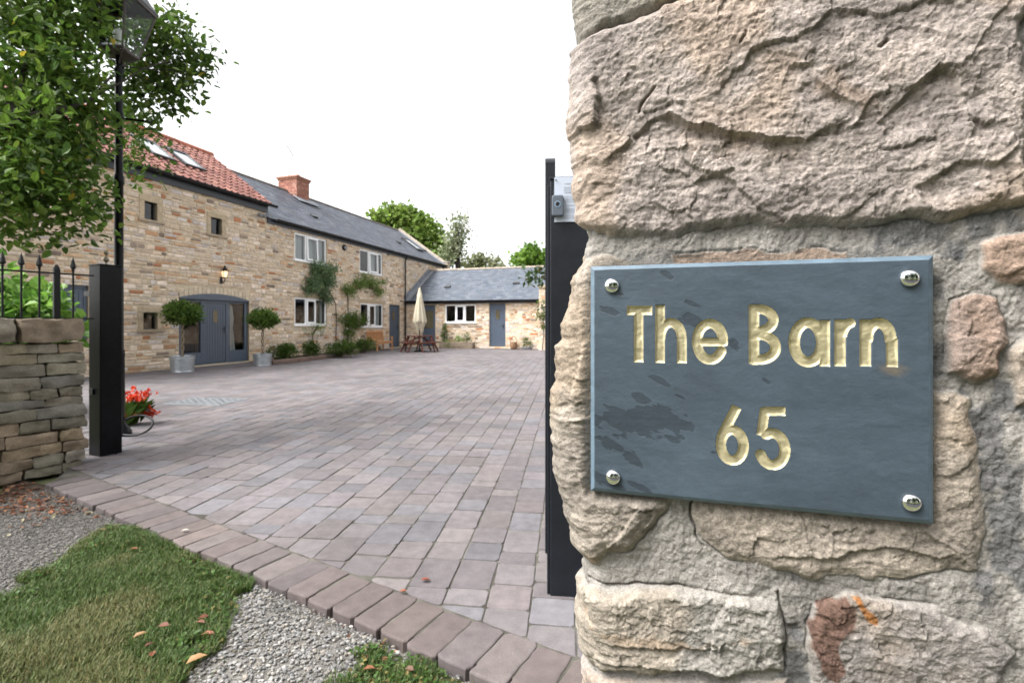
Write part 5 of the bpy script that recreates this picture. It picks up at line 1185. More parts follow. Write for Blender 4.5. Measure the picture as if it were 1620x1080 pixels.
# gutters, fascias, downpipe
def gutter(name, parent, x0, x1, y, z):
    g = MB(); pts = [(.0, .0), (-.012, -.05), (-.05, -.085), (-.10, -.075), (-.125, -.03), (-.128, 0.0), (-.116, 0.0), (-.112, -.03), (-.095, -.064), (-.05, -.073), (-.018, -.045), (-.01, 0)]
    n = len(pts); vs = [(x0, y + a, z + b) for a, b in pts] + [(x1, y + a, z + b) for a, b in pts]
    g.add(vs, [[i, (i + 1) % n, n + (i + 1) % n, n + i] for i in range(n)] + [list(range(n)), list(range(n, 2 * n))[::-1]]); return g.build(name, M['black'], parent)
gutter('gutter', house, XL - .15, XM + .30, yo - .0, EZ1 + .02); gutter('gutter', house, XM + .31, XR - .25, yo2 - .0, z20 + .01)
f = MB(); f.span((XL, -.075, EZ1 - .26), (XM + .05, -.03, EZ1 - .01)); f.span((XM + .06, -.07, EZ2 - .22), (XR - .3, -.03, EZ2 - .02)); f.build('fascia', M['fascia'], house)
xd, zd = H(639, 402); dp = MB(); dp.tube([(xd, yo2 - .06, z20 - .06), (xd, -.09, z20 - .35), (xd, -.09, .06), (xd, -.16, .02)], .036, 10)
for z in (.5, 1.6, 2.7, 3.8): dp.tube([(xd, -.09, z - .03), (xd, -.09, z + .03)], .046, 10)
dp.build('downpipe', M['black'], house)
skylight(house, HF, (241, 238), (EZ1 + .02 - m1 * yo, m1), .62, 1.05); skylight(house, HF, (292.5, 255.5), (EZ1 + .02 - m1 * yo, m1), .62, 1.0); skylight(house, HF, (651.5, 388), (z20 - m2 * yo2, m2), .75, 1.25)
vt = MB()
for pxy in ((497, 344), (631, 384.5), (671, 397)):
    x, y, z = HF.px(*pxy, slope=(z20 - m2 * yo2, m2)); vt.box(Vector((x, y, z + .06)), (.34, .18, .07), 0, M=R)
vt.build('roof_vent', M['blacktrim'], so)
# chimney
xc = HF.px(465, 300, 3.2)[0]; ch = MB(); cw, cl = .52, .42; zb_, zt_ = 6.55, 8.06
ch.span((xc - cl + .03, 3.2 - cw + .03, zb_), (xc + cl - .03, 3.2 + cw - .03, zt_ - .02), (1, 1, 1), 1)
for (o_, u_, L_, n_) in (((xc - cl + .03, 3.2 + cw, 0), (0, -1, 0), 2 * cw, (-1, 0, 0)), ((xc - cl, 3.2 - cw + .03, 0), (1, 0, 0), 2 * cl, (0, -1, 0)), ((xc + cl - .03, 3.2 - cw, 0), (0, 1, 0), 2 * cw, (1, 0, 0)), ((xc + cl, 3.2 + cw - .03, 0), (-1, 0, 0), 2 * cl, (0, 1, 0))):
    rubble(ch, (Vector(o_), Vector(u_), Vector((0, 0, 1)), Vector(n_)), 0, L_, zb_, zt_ - .16, [], rh, ch=(.075, .0751), ln=(.225, .226), proud=(.026, .03), gap=.006, brick=True)
for k, (zz, gg) in enumerate(((zt_ - .15, .03), (zt_ - .075, .07))): ch.span((xc - cl - gg, 3.2 - cw - gg, zz), (xc + cl + gg, 3.2 + cw + gg, zz + .073), (.34, .17, .12))
co = ch.build('chimney', [M['brick'], M['mortar']], house)
for dy in (-.22, .2): p = MB(); p.lathe((xc, 3.2 + dy, zt_), [(.12, -.0), (.10, .02), (.085, .12), (.10, .14), (.085, .16), (.02, .165)], 14, (.36, .14, .085)); p.build('chimney_pot', M['brick'], co)
lf = MB(); lf.box((xc + .1, 3.2 - cw - .12, zr2 - m2 * .62 + .05), (2 * cl + .5, .5, .03), 0, M=R); lf.build('lead_flashing', M['lead'], co)
ae = MB(); ax, az = HF.px(461, 240, 3.2); zt_ = az; ae.tube([(xc - .36, 3.2, 7.9), (xc - .36, 3.2, zt_ - .55)], .012, 6); ae.build('aerial_mast', M['silver'], house)
ae = MB(); pA, pB = HF.px(454, 230, 3.2), HF.px(464, 248, 3.2); ae.tube([(pA[0], 3.2, pA[1]), (pB[0], 3.2, pB[1])], .018, 6); 
for t in np.linspace(.1, .95, 7): x, z = pA[0] + (pB[0] - pA[0]) * t, pA[1] + (pB[1] - pA[1]) * t; ae.tube([(x, 3.0, z), (x, 3.4, z)], .005, 5)
ae.build('aerial', M['silver'], house)
# fittings on the wall
x, z = H(349, 437); wl = thing('wall_lantern', 'black coach lantern with a warm lit lamp on the wall above the blue entrance door', 'wall lamp', HF.world(x, 0, z), HF.a)
b = MB(); b.span((-.05, -.03, -.24), (.05, -.018, -.02)); b.tube([(0, -.03, -.16), (0, -.12, -.20), (0, -.17, -.13), (0, -.17, -.06)], .013, 8); b.lathe((0, -.17, -.07), [(.02, 0), (.06, .01), (.065, .03)], 8); b.build('bracket', M['black'], wl)
g = MB(); g.lathe((0, -.17, -.04), [(.055, 0), (.085, .10), (.09, .19), (.075, .2)], 8); g.build('lamp_glass', M['glow'], wl); b = MB(); b.lathe((0, -.17, .16), [(.12, -.01), (.11, .0), (.05, .08), (.03, .10), (.035, .13), (.004, .18)], 8)
for k in range(4): a = k * math.pi / 2 + .4; b.tube([(.062 * math.cos(a), -.17 + .062 * math.sin(a), -.05), (.10 * math.cos(a), -.17 + .10 * math.sin(a), .16)], .007, 5)
b.build('cage', M['black'], wl)
x, z = H(543.6, 391.8); bh = thing('bulkhead_light', 'small round black bulkhead light on the wall between the two upper white windows', 'wall lamp', HF.world(x, 0, z), HF.a)
b = MB(); Rx = Matrix.Rotation(math.radians(90), 3, 'X'); b.lathe((0, -.02, 0), [(.13, 0), (.135, .05), (.11, .085), (.10, .085)], 18, M=Rx); b.build('case', M['black'], bh); b = MB(); b.lathe((0, -.10, -.02), [(.085, 0), (.07, .02), (.01, .03)], 16, M=Rx); b.build('diffuser', M['silver'], bh)
x, z = H(409.6, 339.7); fl_ = thing('floodlight', 'small twin floodlight under the eaves where the red roof meets the slate roof', 'floodlight', HF.world(x, 0, z), HF.a)
b = MB(); b.span((-.05, -.09, -.04), (.05, -.02, .04)); b.build('bracket', M['black'], fl_)
for sx in (-1, 1): b = MB(); b.lathe((sx * .09, -.11, -.03), [(.04, .1), (.07, 0), (.062, 0)], 12, M=Matrix.Rotation(math.radians(105), 3, 'X')); b.build('lamp_head', M['silver'], fl_)
# ================================================================== outbuilding
outb = thing('outbuilding', 'single storey sandstone outbuilding with a slate roof and blue doors across the yard', 'outbuilding', WF.o, WF.a)
WLn = 7.6; WE = 2.52; WD = 6.0; WR = 4.40
K = lambda px, py, y=0: WF.px(px, py, y)
def wrect(x0, x1, yt, yb): xm = (x0 + x1) / 2; return (K(x0, yt)[0], K(x1, yt)[0], K(xm, yb)[1], K(xm, yt)[1])
wd1, wwin, wdd = wrect(774, 799.7, 480, 547), wrect(704, 752.7, 481.5, 510.5), wrect(668, 688.7, 482.5, 547); wd1 = (*wd1[:2], .10, wd1[3]); wdd = (*wdd[:2], .05, wdd[3])
wo = [wd1, wwin, wdd]; mb = MB(); holed(mb, FRF, 0.0, WLn, -.1, WE, wo, 1)
rubble(mb, FRF, 0.03, WLn, 0, WE - .02, [(q[0] - (.05 if q is wwin else 0), q[1] + (.05 if q is wwin else 0), q[2] - (.05 if q is wwin else 0), q[3] + .12) for q in wo], rh, ch=(.07, .15))
for q in wo: mb.span((q[0] - .1, -.02, q[3] + .004), (q[1] + .1, 0, q[3] + .11), (.42, .34, .25))
fr = (Vector((WLn, 0, 0)), Vector((0, 1, 0)), Vector((0, 0, 1)), Vector((1, 0, 0)))
mb.add([(WLn, 0, -.1), (WLn, WD, -.1), (WLn, WD, WE), (WLn, 3.0, WR), (WLn, 0, WE)], [[0, 1, 2, 3, 4]], (1, 1, 1), 1); mb.add([(0, WD, -.1), (WLn, WD, -.1), (WLn, WD, WE), (0, WD, WE)], [[0, 1, 2, 3]], (1, 1, 1), 1)
rubble(mb, fr, 0, WD, 0, WR, [], rh, prof=lambda t: WE + (WR - WE) * (1 - abs(t - 3) / 3) - .05); mb.build('wall', [M['rubble'], M['mortar']], outb)
m3 = (WR - WE) / 3.0; z30 = WE + .04 - .16 * m3; sl = MB(); slates(sl, 0.02, WLn + .14, -.16, z30, m3, 3.16, rh, w=.28, g=.20, tints=[(.068, .082, .105), (.078, .09, .112), (.058, .072, .096), (.088, .10, .12), (.064, .074, .094)]); so = sl.build('slate_roof', M['slate_roof'], outb)
zr3 = z30 + m3 * 3.16; ub = MB(); ub.add([(0.02, -.15, z30 - .01), (WLn + .14, -.15, z30 - .01), (WLn + .14, 3, zr3 - .01), (0.02, 3, zr3 - .01), (WLn + .14, WD + .1, WE), (0.02, WD + .1, WE)], [[0, 1, 2, 3], [3, 2, 4, 5], [1, 4, 2]], (.08, .09, .11)); ub.build('roof_deck', M['slate_roof'], so)
rg = MB(); x = .05
while x < WLn: rg.tube([(x, 3, zr3), (x + .43, 3, zr3)], .085, 8, shade((.27, .22, .17), .85, 1.15)); x += .45
rg.build('ridge_tiles', M['slate_roof'], so)
ld = MB(); a3 = math.atan(m3); R3 = Matrix.Rotation(a3, 3, 'X'); nst = 9
for i in range(nst): yy = -.1 + 3.1 * (i + .5) / nst; ld.box((.035, yy, z30 + m3 * (yy + .16) + .10 + .02 * (i % 2)), (.03, 3.1 / nst * 1.08, .22), 0, M=R3)
ld.box((.18, 1.45, z30 + m3 * 1.61 + .022), (.30, math.hypot(3.1, 3.1 * m3), .014), 0, M=R3); ld.build('lead_flashing', M['lead'], so)
vt = MB()
for pxy in ((708, 455), (816.5, 449)): x, y, z = WF.px(*pxy, slope=(z30 + .16 * m3, m3)); vt.box(Vector((x, y, z + .06)), (.34, .18, .07), 0, M=R3)
vt.build('roof_vent', M['blacktrim'], so)
gutter('gutter', outb, .16, WLn + .12, -.16, z30 + .02); f = MB(); f.span((.15, -.09, WE - .20), (WLn + .02, -.03, WE + .0)); f.build('fascia', M['fascia'], outb)
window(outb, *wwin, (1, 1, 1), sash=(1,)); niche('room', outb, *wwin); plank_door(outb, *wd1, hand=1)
# half-glazed door behind the parasol
q = wdd; plank_door(outb, *q, hand=-1, glaz=(.12, .88, .46, .90))['label'] = 'blue half glazed door behind the parasol'
# lower boundary wall running on from the outbuilding, towards the viewer
cA = at(853, 552, 23.2); cA.z = 0; bw_ = thing('boundary_wall', 'tall sandstone boundary wall at the right end of the outbuilding', 'wall', cA, -.28)
mb = MB(); LB = 13.0; HB = 3.0; mb.add([(0, .0, -.1), (LB, 0, -.1), (LB, 0, HB), (0, 0, HB), (0, .45, -.1), (LB, .45, -.1), (LB, .45, HB), (0, .45, HB)], [[0, 1, 2, 3], [4, 0, 3, 7], [5, 4, 7, 6], [1, 5, 6, 2], [3, 2, 6, 7]], (1, 1, 1), 1)
rubble(mb, FRF, 0, LB, 0, HB - .02, [], rh); rubble(mb, (Vector((0, .45, 0)), Vector((0, -1, 0)), Vector((0, 0, 1)), Vector((-1, 0, 0))), 0, .45, 0, HB - .02, [], rh); mb.build('masonry', [M['rubble'], M['mortar']], bw_)
mb = MB(); x = -.05
while x < LB: l = rh.uniform(.3, .55); mb.box((x + l / 2, .22, HB + .06), (l - .01, .58, .13), 0, shade((.40, .33, .23), .85, 1.1)); x += l
mb.build('coping', M['rubble'], bw_)
# ================================================================== things in the yard
def planter(px, py, r, h, label):
    p = G(px, py); t = thing('planter', label, 'planter', p); p_ = MB(); p_.lathe((0, 0, 0), [(r * .93, 0), (r * .95, .02), (r * .93, .04), (r * .99, h * .8), (r * 1.05, h * .82), (r * 1.05, h * .86), (r, h * .88), (r * 1.02, h), (r * .97, h), (r * .95, h * .9)], 28); p_.build('tub', M['zinc'], t, smooth=False)
    s = MB(); s.lathe((0, 0, h * .86), [(r * .94, 0), (r * .6, .03), (.02, .05)], 16); s.build('compost', M['soil'], t); return p
def topiary(p, zb, zc, rx, rz, label, n, base):
    t = thing('topiary_tree', label, 'topiary', (p.x, p.y, base)); s = MB()
    for ph in (0, math.pi): s.tube([(.028 * math.cos(k * .8 + ph), .028 * math.sin(k * .8 + ph), k * (zc - base) / 22) for k in range(23)], .019, 7)
    s.build('stem', mat('pale twisted stem', (.20, .16, .11), rough=.9, var=.3, vscale=30) if 'pale twisted stem' not in bpy.data.materials else bpy.data.materials['pale twisted stem'], t, smooth=True)
    z = zc - base
    crown_mesh('crown', [((0, 0, z), (rx, rx, rz), n), ((-.15, .1, z + .06), (rx * .7, rx * .7, rz * .9), n // 4), ((.2, 0, z - .05), (rx * .6, rx * .6, rz * .8), n // 4)], .062, GREENS * 1.2, t, rngp, twig=.05, per=6, W=.36, shell=.34)
p = planter(288.5, 588, .29, .43, 'round galvanised planter to the left of the blue entrance door'); topiary(p, .4, 1.57, .48, .28, 'clipped mop head bay tree with twisted stem left of the entrance', 2600, .38)
p = planter(415.5, 578, .26, .37, 'round galvanised planter to the right of the blue entrance door'); topiary(p, .4, 1.43, .44, .27, 'clipped mop head bay tree with twisted stem right of the entrance', 2400, .33)
# bed edging, soil and low shrubs along the house wall
ed = [G(429, 577), G(470, 573), G(528, 565.5), G(560, 560), G(600, 552.5)]
bd = MB(); hw = [HF.world(*((HF.px(430, 572)[0] + k * 2.2), .02), .0) for k in range(5)]
pts = [(q.x, q.y, .07) for q in ed] + [(HF.world(HF.px(x, 560)[0], .03).x, HF.world(HF.px(x, 560)[0], .03).y, .07) for x in (602, 560, 520, 470, 428)]
bd.add(pts, [list(range(len(pts)))]); tag(bd.build('planting_bed', M['soil']), kind='structure')
es = thing('bed_edging', 'low rounded stone kerb edging the planting bed below the house windows', 'edging', ed[0]); e = MB()
k = 0
for a, b in zip(ed[:-1], ed[1:]):
    L = (b - a).length; n = max(1, int(L / .55)); an = math.atan2(b.y - a.y, b.x - a.x)
    for i in range(n):
        c = a.lerp(b, (i + .5) / n) - ed[0]; M4 = Matrix.Translation((c.x, c.y, .065)) @ Matrix.Rotation(an, 4, 'Z'); noisy_block(e, (L / n - .012, .15, .15), M4, random.choice([(.15, .105, .09), (.17, .12, .10), (.13, .10, .09)]), 700 + k, .012, 6); k += 1
c_ = ed[0]; rl_ = HF.world(HF.px(428, 560)[0], 0.0) ; L = (rl_ - c_).length; an = math.atan2(rl_.y - c_.y, rl_.x - c_.x)
for i in range(3): c = c_.lerp(rl_, (i + .5) / 3) - ed[0]; noisy_block(e, (L / 3 - .012, .15, .15), Matrix.Translation((c.x, c.y, .065)) @ Matrix.Rotation(an, 4, 'Z'), (.13, .1, .09), 760 + i, .012, 6)
e.build('stones', M['rubble'], es, smooth=True)
def bush(name, label, px0, px1, pyt, pyb, n, L, tints, cat='shrub', back=.2, W=.3, stems=True, depth=None, group=None, shell=.4, flowers=None, per=7):
    p = G((px0 + px1) / 2, pyb); d = p.y; p = p + ray((px0 + px1) / 2, 511) * back * .9; p.z = .03; d2_ = p.y
    rx = (px1 - px0) / 2 / F * d2_; h = (pyb - pyt) / F * d2_; t = thing(name, label, cat, p, 0, group)
    s = MB(); [limb(s, (0, 0, 0), (rx * .5 * math.cos(a), rx * .4 * math.sin(a), h * .6), .012, .005, 4, seed=int(a * 9)) for a in (0, 1.3, 2.6, 3.9, 5.2)]; s.build('stem', M['bark'], t)
    k = 4; bs = [((0, 0, h * .48), (rx * .95, rx * .75, h * .5), n)] + [((rx * random.uniform(-.55, .55), random.uniform(-.3, .3) * rx, h * random.uniform(.5, .7)), (rx * .42, rx * .4, h * .36), n // 5) for _ in range(k)]
    crown_mesh('foliage', bs, L, tints, t, rngp, twig=L * .7, per=per, W=W, shell=shell)
    if flowers:
        nf_, col, sz = flowers; c = np.array([(rx * random.uniform(-.9, .9), -rx * random.uniform(.2, .8), h * random.uniform(.25, .98)) for _ in range(nf_)]); flower_heads('flowers', c, col, sz, t)
    return t
def flower_heads(name, c, col, sz, parent):
    for q in c: flower(q, 9, sz, sz * .42, [col], parent)
DG = GREENS * np.array([1.0, 1.05, .95])
bush('low_shrub', 'rounded dark green shrub at the left end of the planting bed, next to the planter', 421, 473, 545, 571, 1500, .055, DG)
bush('low_shrub', 'bright green rounded shrub below the lower left white window', 474, 510, 541, 567, 1200, .05, GREENS)
bush('low_shrub', 'wide low spreading green shrub overhanging the bed edging', 505, 572, 541, 566, 2200, .055, GREENS * .9)
bush('low_shrub', 'dark green shrub at the right end of the bed, beside the wooden bench', 557, 597, 535, 559, 1400, .05, DG)
def climber(name, label, blobs, stems, n, L, tints, flowers=None, group=None, per=6):
    x, z = H(*stems[0][0]); t = thing(name, label, 'climbing plant', HF.world(x, 0, 0), HF.a); Lc = lambda px, py, y: (H(px, py)[0] - x, y, H(px, py)[1])
    s = MB()
    for pts in stems:
        q = [Lc(a, b, -.06) for a, b in pts]
        for a, b in zip(q[:-1], q[1:]): limb(s, a, b, .018, .014, 5, seed=int(a[0] * 10) + 50)
    s.build('stem', M['bark'], t); bs = []
    for (px, py, rx, ry, k) in blobs:
        c = Lc(px, py, -.20); d = HF.world(c[0] + x, 0).y; sc = d / F; bs.append((c, (rx * sc * 1.15, .26, ry * sc), int(n * k)))
    crown_mesh('foliage', bs, L, tints, t, rngp, twig=.09, per=per, W=.26, shell=.5, up=.2, droop=.3)
    if flowers: c = np.array([Lc(a, b, -.35) for a, b in flowers[0]]); flower_heads('flowers', c, (.72, .70, .62), flowers[1], t)
BG = 1.2 * np.array([(.12, .19, .10), (.14, .215, .12), (.10, .165, .07), (.17, .22, .10)]); YG = np.array([(.15, .24, .05), (.18, .27, .06), (.12, .21, .045), (.20, .26, .08)])
climber('wall_climber', 'blue green climber spreading on the wall between the upper left and lower left white windows', [(500, 432, 17, 14, 1), (490, 448, 13, 10, .7), (513, 445, 12, 12, .7), (520, 425, 8, 8, .3), (505, 462, 10, 8, .4), (511, 472, 6, 6, .25), (484, 458, 8, 6, .3), (496, 420, 14, 5, .25)], [[(530, 545), (529, 480), (521, 464), (505, 440)]], 1150, .085, BG)
climber('wall_climber', 'yellow green climber spread along the wall below the upper right white window', [(545, 457, 10, 8, .6), (563, 448, 14, 8, .8), (582, 448, 14, 9, .8), (594, 461, 9, 8, .5), (598, 446, 6, 4, .2), (551, 464, 5, 6, .2), (573, 437, 8, 4, .2)], [[(549, 544), (549, 490), (548, 462), (575, 452), (592, 458)]], 900, .075, YG)
climber('rose_bush', 'tall wall rose with pink and white blooms between the two lower white windows', [(548, 505, 13, 12, 1), (559, 512, 12, 10, .8), (545, 522, 10, 8, .5), (568, 504, 8, 8, .4), (536, 503, 6, 8, .25), (556, 498, 6, 8, .2), (549, 530, 6, 6, .2)], [[(548, 545), (549, 520), (552, 500)]], 1050, .06, GREENS * 1.35, ([(533, 500), (545, 498), (556, 500), (570, 510), (574, 516), (576, 514), (560, 502), (538, 520), (566, 524)], .07))
climber('white_rose', 'sparse white rose blooming under the lower left white window', [(494, 520, 12, 6, .6), (505, 516, 5, 5, .2), (487, 527, 5, 4, .2), (478, 520, 4, 4, .12)], [[(494, 548), (492, 530), (500, 516)]], 300, .06, YG, ([(491, 526), (493, 527), (500, 521), (501, 524), (499, 526), (503, 514), (512, 519), (490, 527)], .10))
# ---- garden bench
bp = G(606, 556.5); bn = thing('garden_bench', 'orange hardwood garden bench with arms below the lower right white window', 'bench', HF.world(HF.px(606, 540, -.62)[0], -.48), HF.a); BW = 1.30
for sx in (-1, 1):
    x = sx * BW / 2; b = MB(); b.span((x - .03, -.27, 0), (x + .03, -.21, .62)); b.build('leg', M['teak'], bn); b = MB(); b.bar((x, .24, 0), (x, .30, .92), .06, .06, up=(1, 0, 0)); b.build('leg', M['teak'], bn)
    b = MB(); b.span((x - .035, -.30, .622), (x + .035, .25, .65)); b.build('armrest', M['teak'], bn)
b = MB(); [b.span((-BW / 2 + .032, -.27 + k * .095, .41), (BW / 2 - .032, -.27 + k * .095 + .075, .44)) for k in range(5)]; b.span((-BW / 2 + .032, -.26, .33), (BW / 2 - .032, -.235, .408)); b.build('seat', M['teak'], bn)
b = MB(); b.bar((-BW / 2 + .03, .30, .90), (BW / 2 - .03, .30, .90), .03, .09); b.bar((-BW / 2 + .03, .265, .52), (BW / 2 - .03, .265, .52), .03, .07)
for k in range(12): x = -BW / 2 + .1 + (BW - .2) * k / 11; b.bar((x, .268, .55), (x, .30, .86), .05, .014, up=(1, 0, 0))
b.build('backrest', M['teak'], bn)
# ---- square picnic table with four benches, parasol through the middle
pc = at(664, 556, 22.0); pc.z = 0; pt = thing('picnic_table', 'red brown square picnic table with attached benches around a parasol', 'picnic table', pc, math.radians(45) - .05)
b = MB()
for k in range(8): x = -.5 + k * .125; b.span((x + .004, -.50, .70), (x + .121, .50, .735))
b.build('tabletop', M['redwood'], pt)
for k in range(4):
    R = Matrix.Rotation(k * math.pi / 2, 3, 'Z')
    b = MB(); q = lambda *v: R @ Vector(v)
    for o_ in (.62, .76): b.bar(q(-.40, -o_, .43), q(.40, -o_, .43), .12, .035)
    b.build('bench_seat', M['redwood'], pt)
    for sx in (-1, 1): b = MB(); b.bar(q(sx * .30, -.80, .0), q(sx * .30, -.42, .70), .07, .045, up=q(1, 0, 0)); b.build('leg', M['redwood'], pt)
    b = MB(); b.bar(q(0.30, -.86, .39), q(.30, .0, .39), .045, .07); b.bar(q(-.30, -.60, .36), q(-.02, -.05, .66), .045, .06); b.build('brace', M['redwood'], pt)
pa_ = thing('parasol', 'closed cream parasol standing through the red brown picnic table', 'parasol', pc)
b = MB(); b.tube([(0, 0, .05), (0, 0, 2.80)], .024, 10); b.build('pole', M['bark'], pa_); b = MB(); b.lathe((0, 0, 0), [(.25, 0), (.25, .05), (.08, .08), (.035, .12), (.035, .3)], 18); b.build('foot', M['black'], pa_)
b = MB(); prof = [(.02, 2.90), (.05, 2.84), (.075, 2.74), (.09, 2.66), (.10, 2.65), (.13, 2.4), (.19, 2.0), (.25, 1.60), (.285, 1.40), (.27, 1.30), (.20, 1.15), (.15, .98), (.11, .86), (.10, .86), (.09, 1.2)]
vs = []; n = 48
for i, (r, z) in enumerate(prof[::-1]):
    for k in range(n):
        a = 2 * math.pi * k / n; fo_ = .16 * sstep(np.array([2.7 - z]), 0, .8)[0]; rr = r * (1 + fo_ * math.sin(8 * a + z * .8) + .04 * math.sin(3 * a)); dz = (.13 * math.sin(4 * a + 1) + .06 * math.sin(7 * a)) * sstep(np.array([1.45 - z]), 0, .5)[0]
        vs.append((rr * math.cos(a), rr * math.sin(a), z + dz))
N = len(prof); b.add(vs, [[i * n + k, i * n + (k + 1) % n, (i + 1) * n + (k + 1) % n, (i + 1) * n + k] for i in range(N - 1) for k in range(n)] + [[(N - 1) * n + k for k in range(n)]]); b.build('canopy', M['canvas'], pa_, smooth=True)
b = MB(); b.tube([(.255 * math.cos(t), .255 * math.sin(t), 1.33 + .02 * math.sin(t * 3)) for t in np.linspace(0, 6.283, 25)], .012, 6); b.build('strap', M['black'], pa_)
# ---- along the outbuilding
def wat(px, y): x = WF.px(px, 540, y)[0]; return WF.world(x, y)
q = wat(703, -.45); t = thing('conifer', 'upright dark green conifer standing in front of the outbuilding beside the half glazed door', 'conifer', q)
b = MB(); b.tube([(0, 0, 0), (0, 0, .8)], .03, 8); b.build('trunk', M['bark'], t); crown_mesh('crown', [((0, 0, .38 + k * .13), (.22 - .02 * max(0, k - 3), .22 - .02 * max(0, k - 3), .14), 230) for k in range(7)], .05, DG * .9, t, rngp, twig=.025, per=7, W=.22, shell=.35, up=0, droop=-.8)
q = wat(723, -.42); t = thing('stone_trough', 'long rough stone trough against the outbuilding below its white window', 'trough', q, WF.a)
b = MB(); noisy_block(b, (1.85, .42, .34), Matrix.Translation((0, 0, .16)), (.20, .16, .12), 901, .02, 9); b.build('trough', M['rubble'], t, smooth=True)
for px, py0, py1, w_, nm, lab, tn in ((712, 538, 552, 12, 'trailing_plant', 'pale green plant spilling over the front of the stone trough', YG), (726, 533, 545, 7, 'trailing_plant', 'lime green mound in the middle of the stone trough', YG * 1.3), (739, 529, 544, 7, 'leafy_plant', 'dark green upright plant at the right end of the stone trough', DG)):
    q = wat(px, -.55 if px < 720 else -.40); q.z = 0 if px < 720 else .30; sc = q.y / F; t = thing(nm, lab, 'plant', q); h = (py1 - py0) * sc
    b = MB(); b.tube([(0, 0, 0), (0, 0, h * .5)], .012, 6); b.build('stem', M['bark'], t); crown_mesh('foliage', [((0, 0, h * .5), (w_ * sc, .2, h * .5), 420)], .05, tn, t, rngp, twig=.04, per=6, W=.3)
q = wat(812.5, -.35); t = thing('basket', 'brown wicker basket with a tall handle beside the right blue door', 'basket', q)
b = MB(); b.lathe((0, 0, 0), [(.13, 0), (.17, .08), (.19, .22), (.17, .32), (.18, .35), (.16, .35), (.155, .25)], 20); b.build('body', M['wicker'], t, smooth=True); b = MB(); b.tube([(.17 * math.cos(a), 0, .33 + .30 * math.sin(a)) for a in np.linspace(0, math.pi, 16)], .014, 8); b.build('handle', M['wicker'], t)
q = wat(833, -.40); t = thing('plant_pot', 'shallow pale plant pot by the right corner of the outbuilding', 'plant pot', q); b = MB(); b.lathe((0, 0, 0), [(.22, 0), (.27, .03), (.31, .12), (.29, .125), (.25, .10)], 22, (1, 1, 1)); b.build('bowl', M['zinc'], t)
t = thing('low_shrub', 'dense green conical shrub growing in the shallow pale pot', 'shrub', (q.x, q.y, .10)); b = MB(); b.tube([(0, 0, 0), (0, 0, .3)], .015, 6); b.build('stem', M['bark'], t); crown_mesh('foliage', [((0, 0, .22), (.28, .26, .22), 700), ((-.04, 0, .40), (.17, .17, .15), 250), ((.22, 0, .12), (.14, .14, .10), 140)], .045, GREENS * .9, t, rngp, twig=.03, per=6, W=.25)
# ivy on the boundary wall and the large leaved branch beyond the gate
q = at(858, 500, 23.0); t = thing('ivy', 'sparse ivy with pale flowers on the boundary wall beyond the gate', 'ivy', (q.x, q.y, 0)); b = MB(); limb(b, (0, 0, 0), (.05, 0, 2.0), .02, .008, seed=3); b.build('stem', M['bark'], t)
crown_mesh('foliage', [((.0, -.05, 1.75), (.30, .14, .38), 160), ((.12, -.05, 1.1), (.2, .12, .25), 70), ((-.05, -.05, 2.2), (.2, .1, .15), 60)], .10, GREENS * 1.1, t, rngp, twig=.08, per=6, W=.34); flower_heads('flowers', np.array([(.12, -.2, 1.85), (.14, -.2, 1.3), (.1, -.2, 1.36)]), (.75, .73, .7), .06, t)
tb2 = at(905, 540, 9.0); tb2.z = 0; t = thing('magnolia', 'large leaved evergreen whose branch reaches out past the open gate on the right', 'tree', tb2); R2 = lambda px, py, d=9.0: at(px, py, d) - tb2
b = MB(); limb(b, (0, 0, 0), R2(905, 470), .05, .04, seed=11); limb(b, R2(905, 470), R2(862, 440), .02, .010, seed=12); limb(b, R2(862, 440), R2(836, 441), .010, .004, seed=13); limb(b, R2(905, 470), R2(930, 400), .04, .02, seed=14); b.build('trunk', M['bark'], t, smooth=True)
crown_mesh('crown', [(tuple(R2(850, 440)), (.12, .2, .09), 36), (tuple(R2(838, 442)), (.09, .15, .06), 20), (tuple(R2(862, 433)), (.10, .2, .12), 42), (tuple(R2(866, 446)), (.06, .15, .08), 20), (tuple(R2(930, 420)), (.6, .5, .6), 420)], .135, np.array([(.04, .075, .022), (.05, .09, .028), (.09, .09, .04), (.035, .065, .02)]), t, rngp, twig=.07, per=5, W=.24, fold=.2)
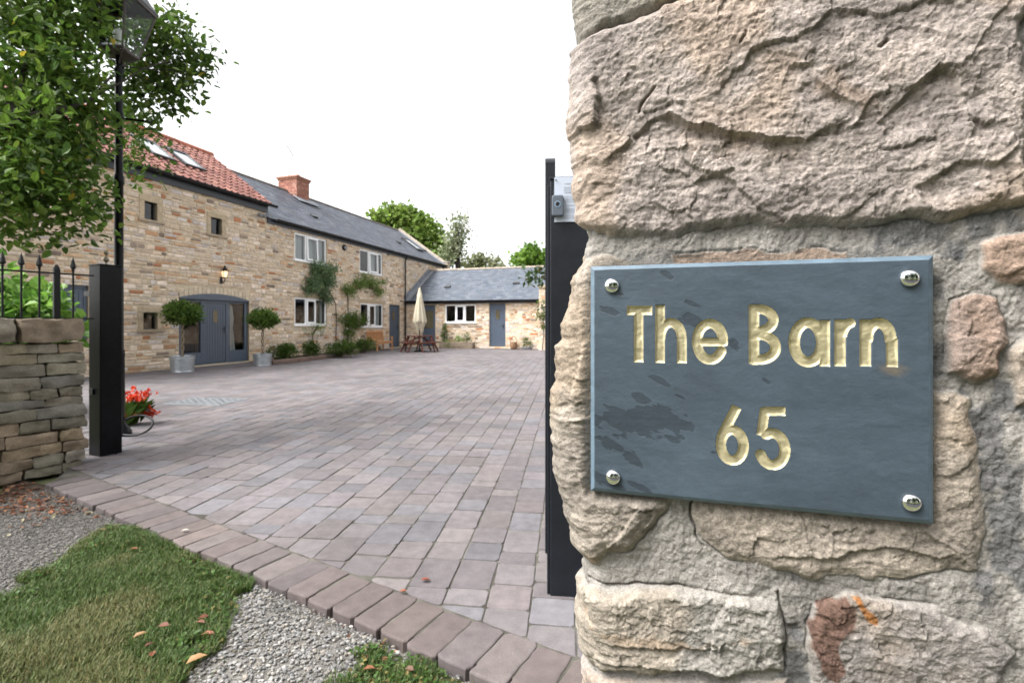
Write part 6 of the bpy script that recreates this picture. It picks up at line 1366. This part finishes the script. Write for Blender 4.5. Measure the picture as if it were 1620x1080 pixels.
# ---- trees beyond the roofs
def far_tree(name, label, blobs, d, tints, L, trunk_px, per=10, tw=.35, W=.4, shell=.5, cat='tree', droop=0):
    b0 = at(trunk_px, 511, d); b0.z = 0; t = thing(name, label, cat, b0, 0, 'trees beyond the roofs'); R_ = lambda px, py, dd=d: at(px, py, dd) - b0; s = MB(); sc = d / F
    top = R_(trunk_px, min(b[1] for b in blobs) + 10); limb(s, (0, 0, -.1), top, .011 * d, .05, 10, seed=int(d) + trunk_px)
    for (px, py, rx, ry, n) in blobs: c = R_(px, py); limb(s, (0, 0, max(1.5, c.z * .6)), c, .08, .03, 5, seed=px)
    s.build('trunk', M['bark'], t)
    crown_mesh('crown', [(tuple(R_(px, py)), (rx * sc, rx * sc * .9, ry * sc), n) for (px, py, rx, ry, n) in blobs], L, tints, t, rngp, twig=tw, per=per, W=W, shell=shell, droop=droop)
LG = np.array([(.15, .235, .04), (.18, .27, .055), (.125, .20, .04), (.21, .28, .07)])
far_tree('leafy_tree', 'big bright green rounded tree rising behind the slate roof gable', [(625, 348, 20, 18, 1100), (605, 346, 14, 11, 450), (645, 355, 18, 18, 900), (668, 368, 18, 20, 1000), (690, 385, 18, 20, 800), (640, 378, 30, 20, 900), (700, 405, 18, 18, 600), (630, 336, 8, 8, 150), (650, 338, 8, 7, 120), (672, 350, 10, 7, 130)], 45, LG, .42, 655, shell=.42)
far_tree('tall_thin_tree', 'tall thin pale birch like tree right of the big bright green one', [(722, 360, 9, 16, 260), (716, 385, 11, 16, 360), (728, 345, 6, 8, 70), (731, 372, 7, 8, 90), (712, 405, 12, 16, 330), (727, 398, 7, 14, 130)], 42, np.array([(.21, .25, .14), (.25, .28, .17), (.16, .20, .10), (.28, .29, .19)]), .30, 722, tw=.4, W=.3, shell=.7, droop=.5)
far_tree('leafy_tree', 'wide low pale treetop showing over the outbuilding ridge', [(745, 418, 14, 7, 260), (765, 414, 12, 8, 220), (782, 420, 14, 6, 220), (755, 410, 5, 5, 60)], 46, np.array([(.20, .22, .11), (.17, .19, .09), (.22, .23, .13)]), .32, 765, shell=.6)
far_tree('leafy_tree', 'green treetop above the right end of the outbuilding roof', [(838, 405, 13, 11, 500), (826, 415, 12, 9, 350), (850, 413, 14, 12, 450), (866, 410, 12, 12, 300), (842, 396, 5, 5, 90)], 38, GREENS * 2.0, .32, 842, shell=.5)
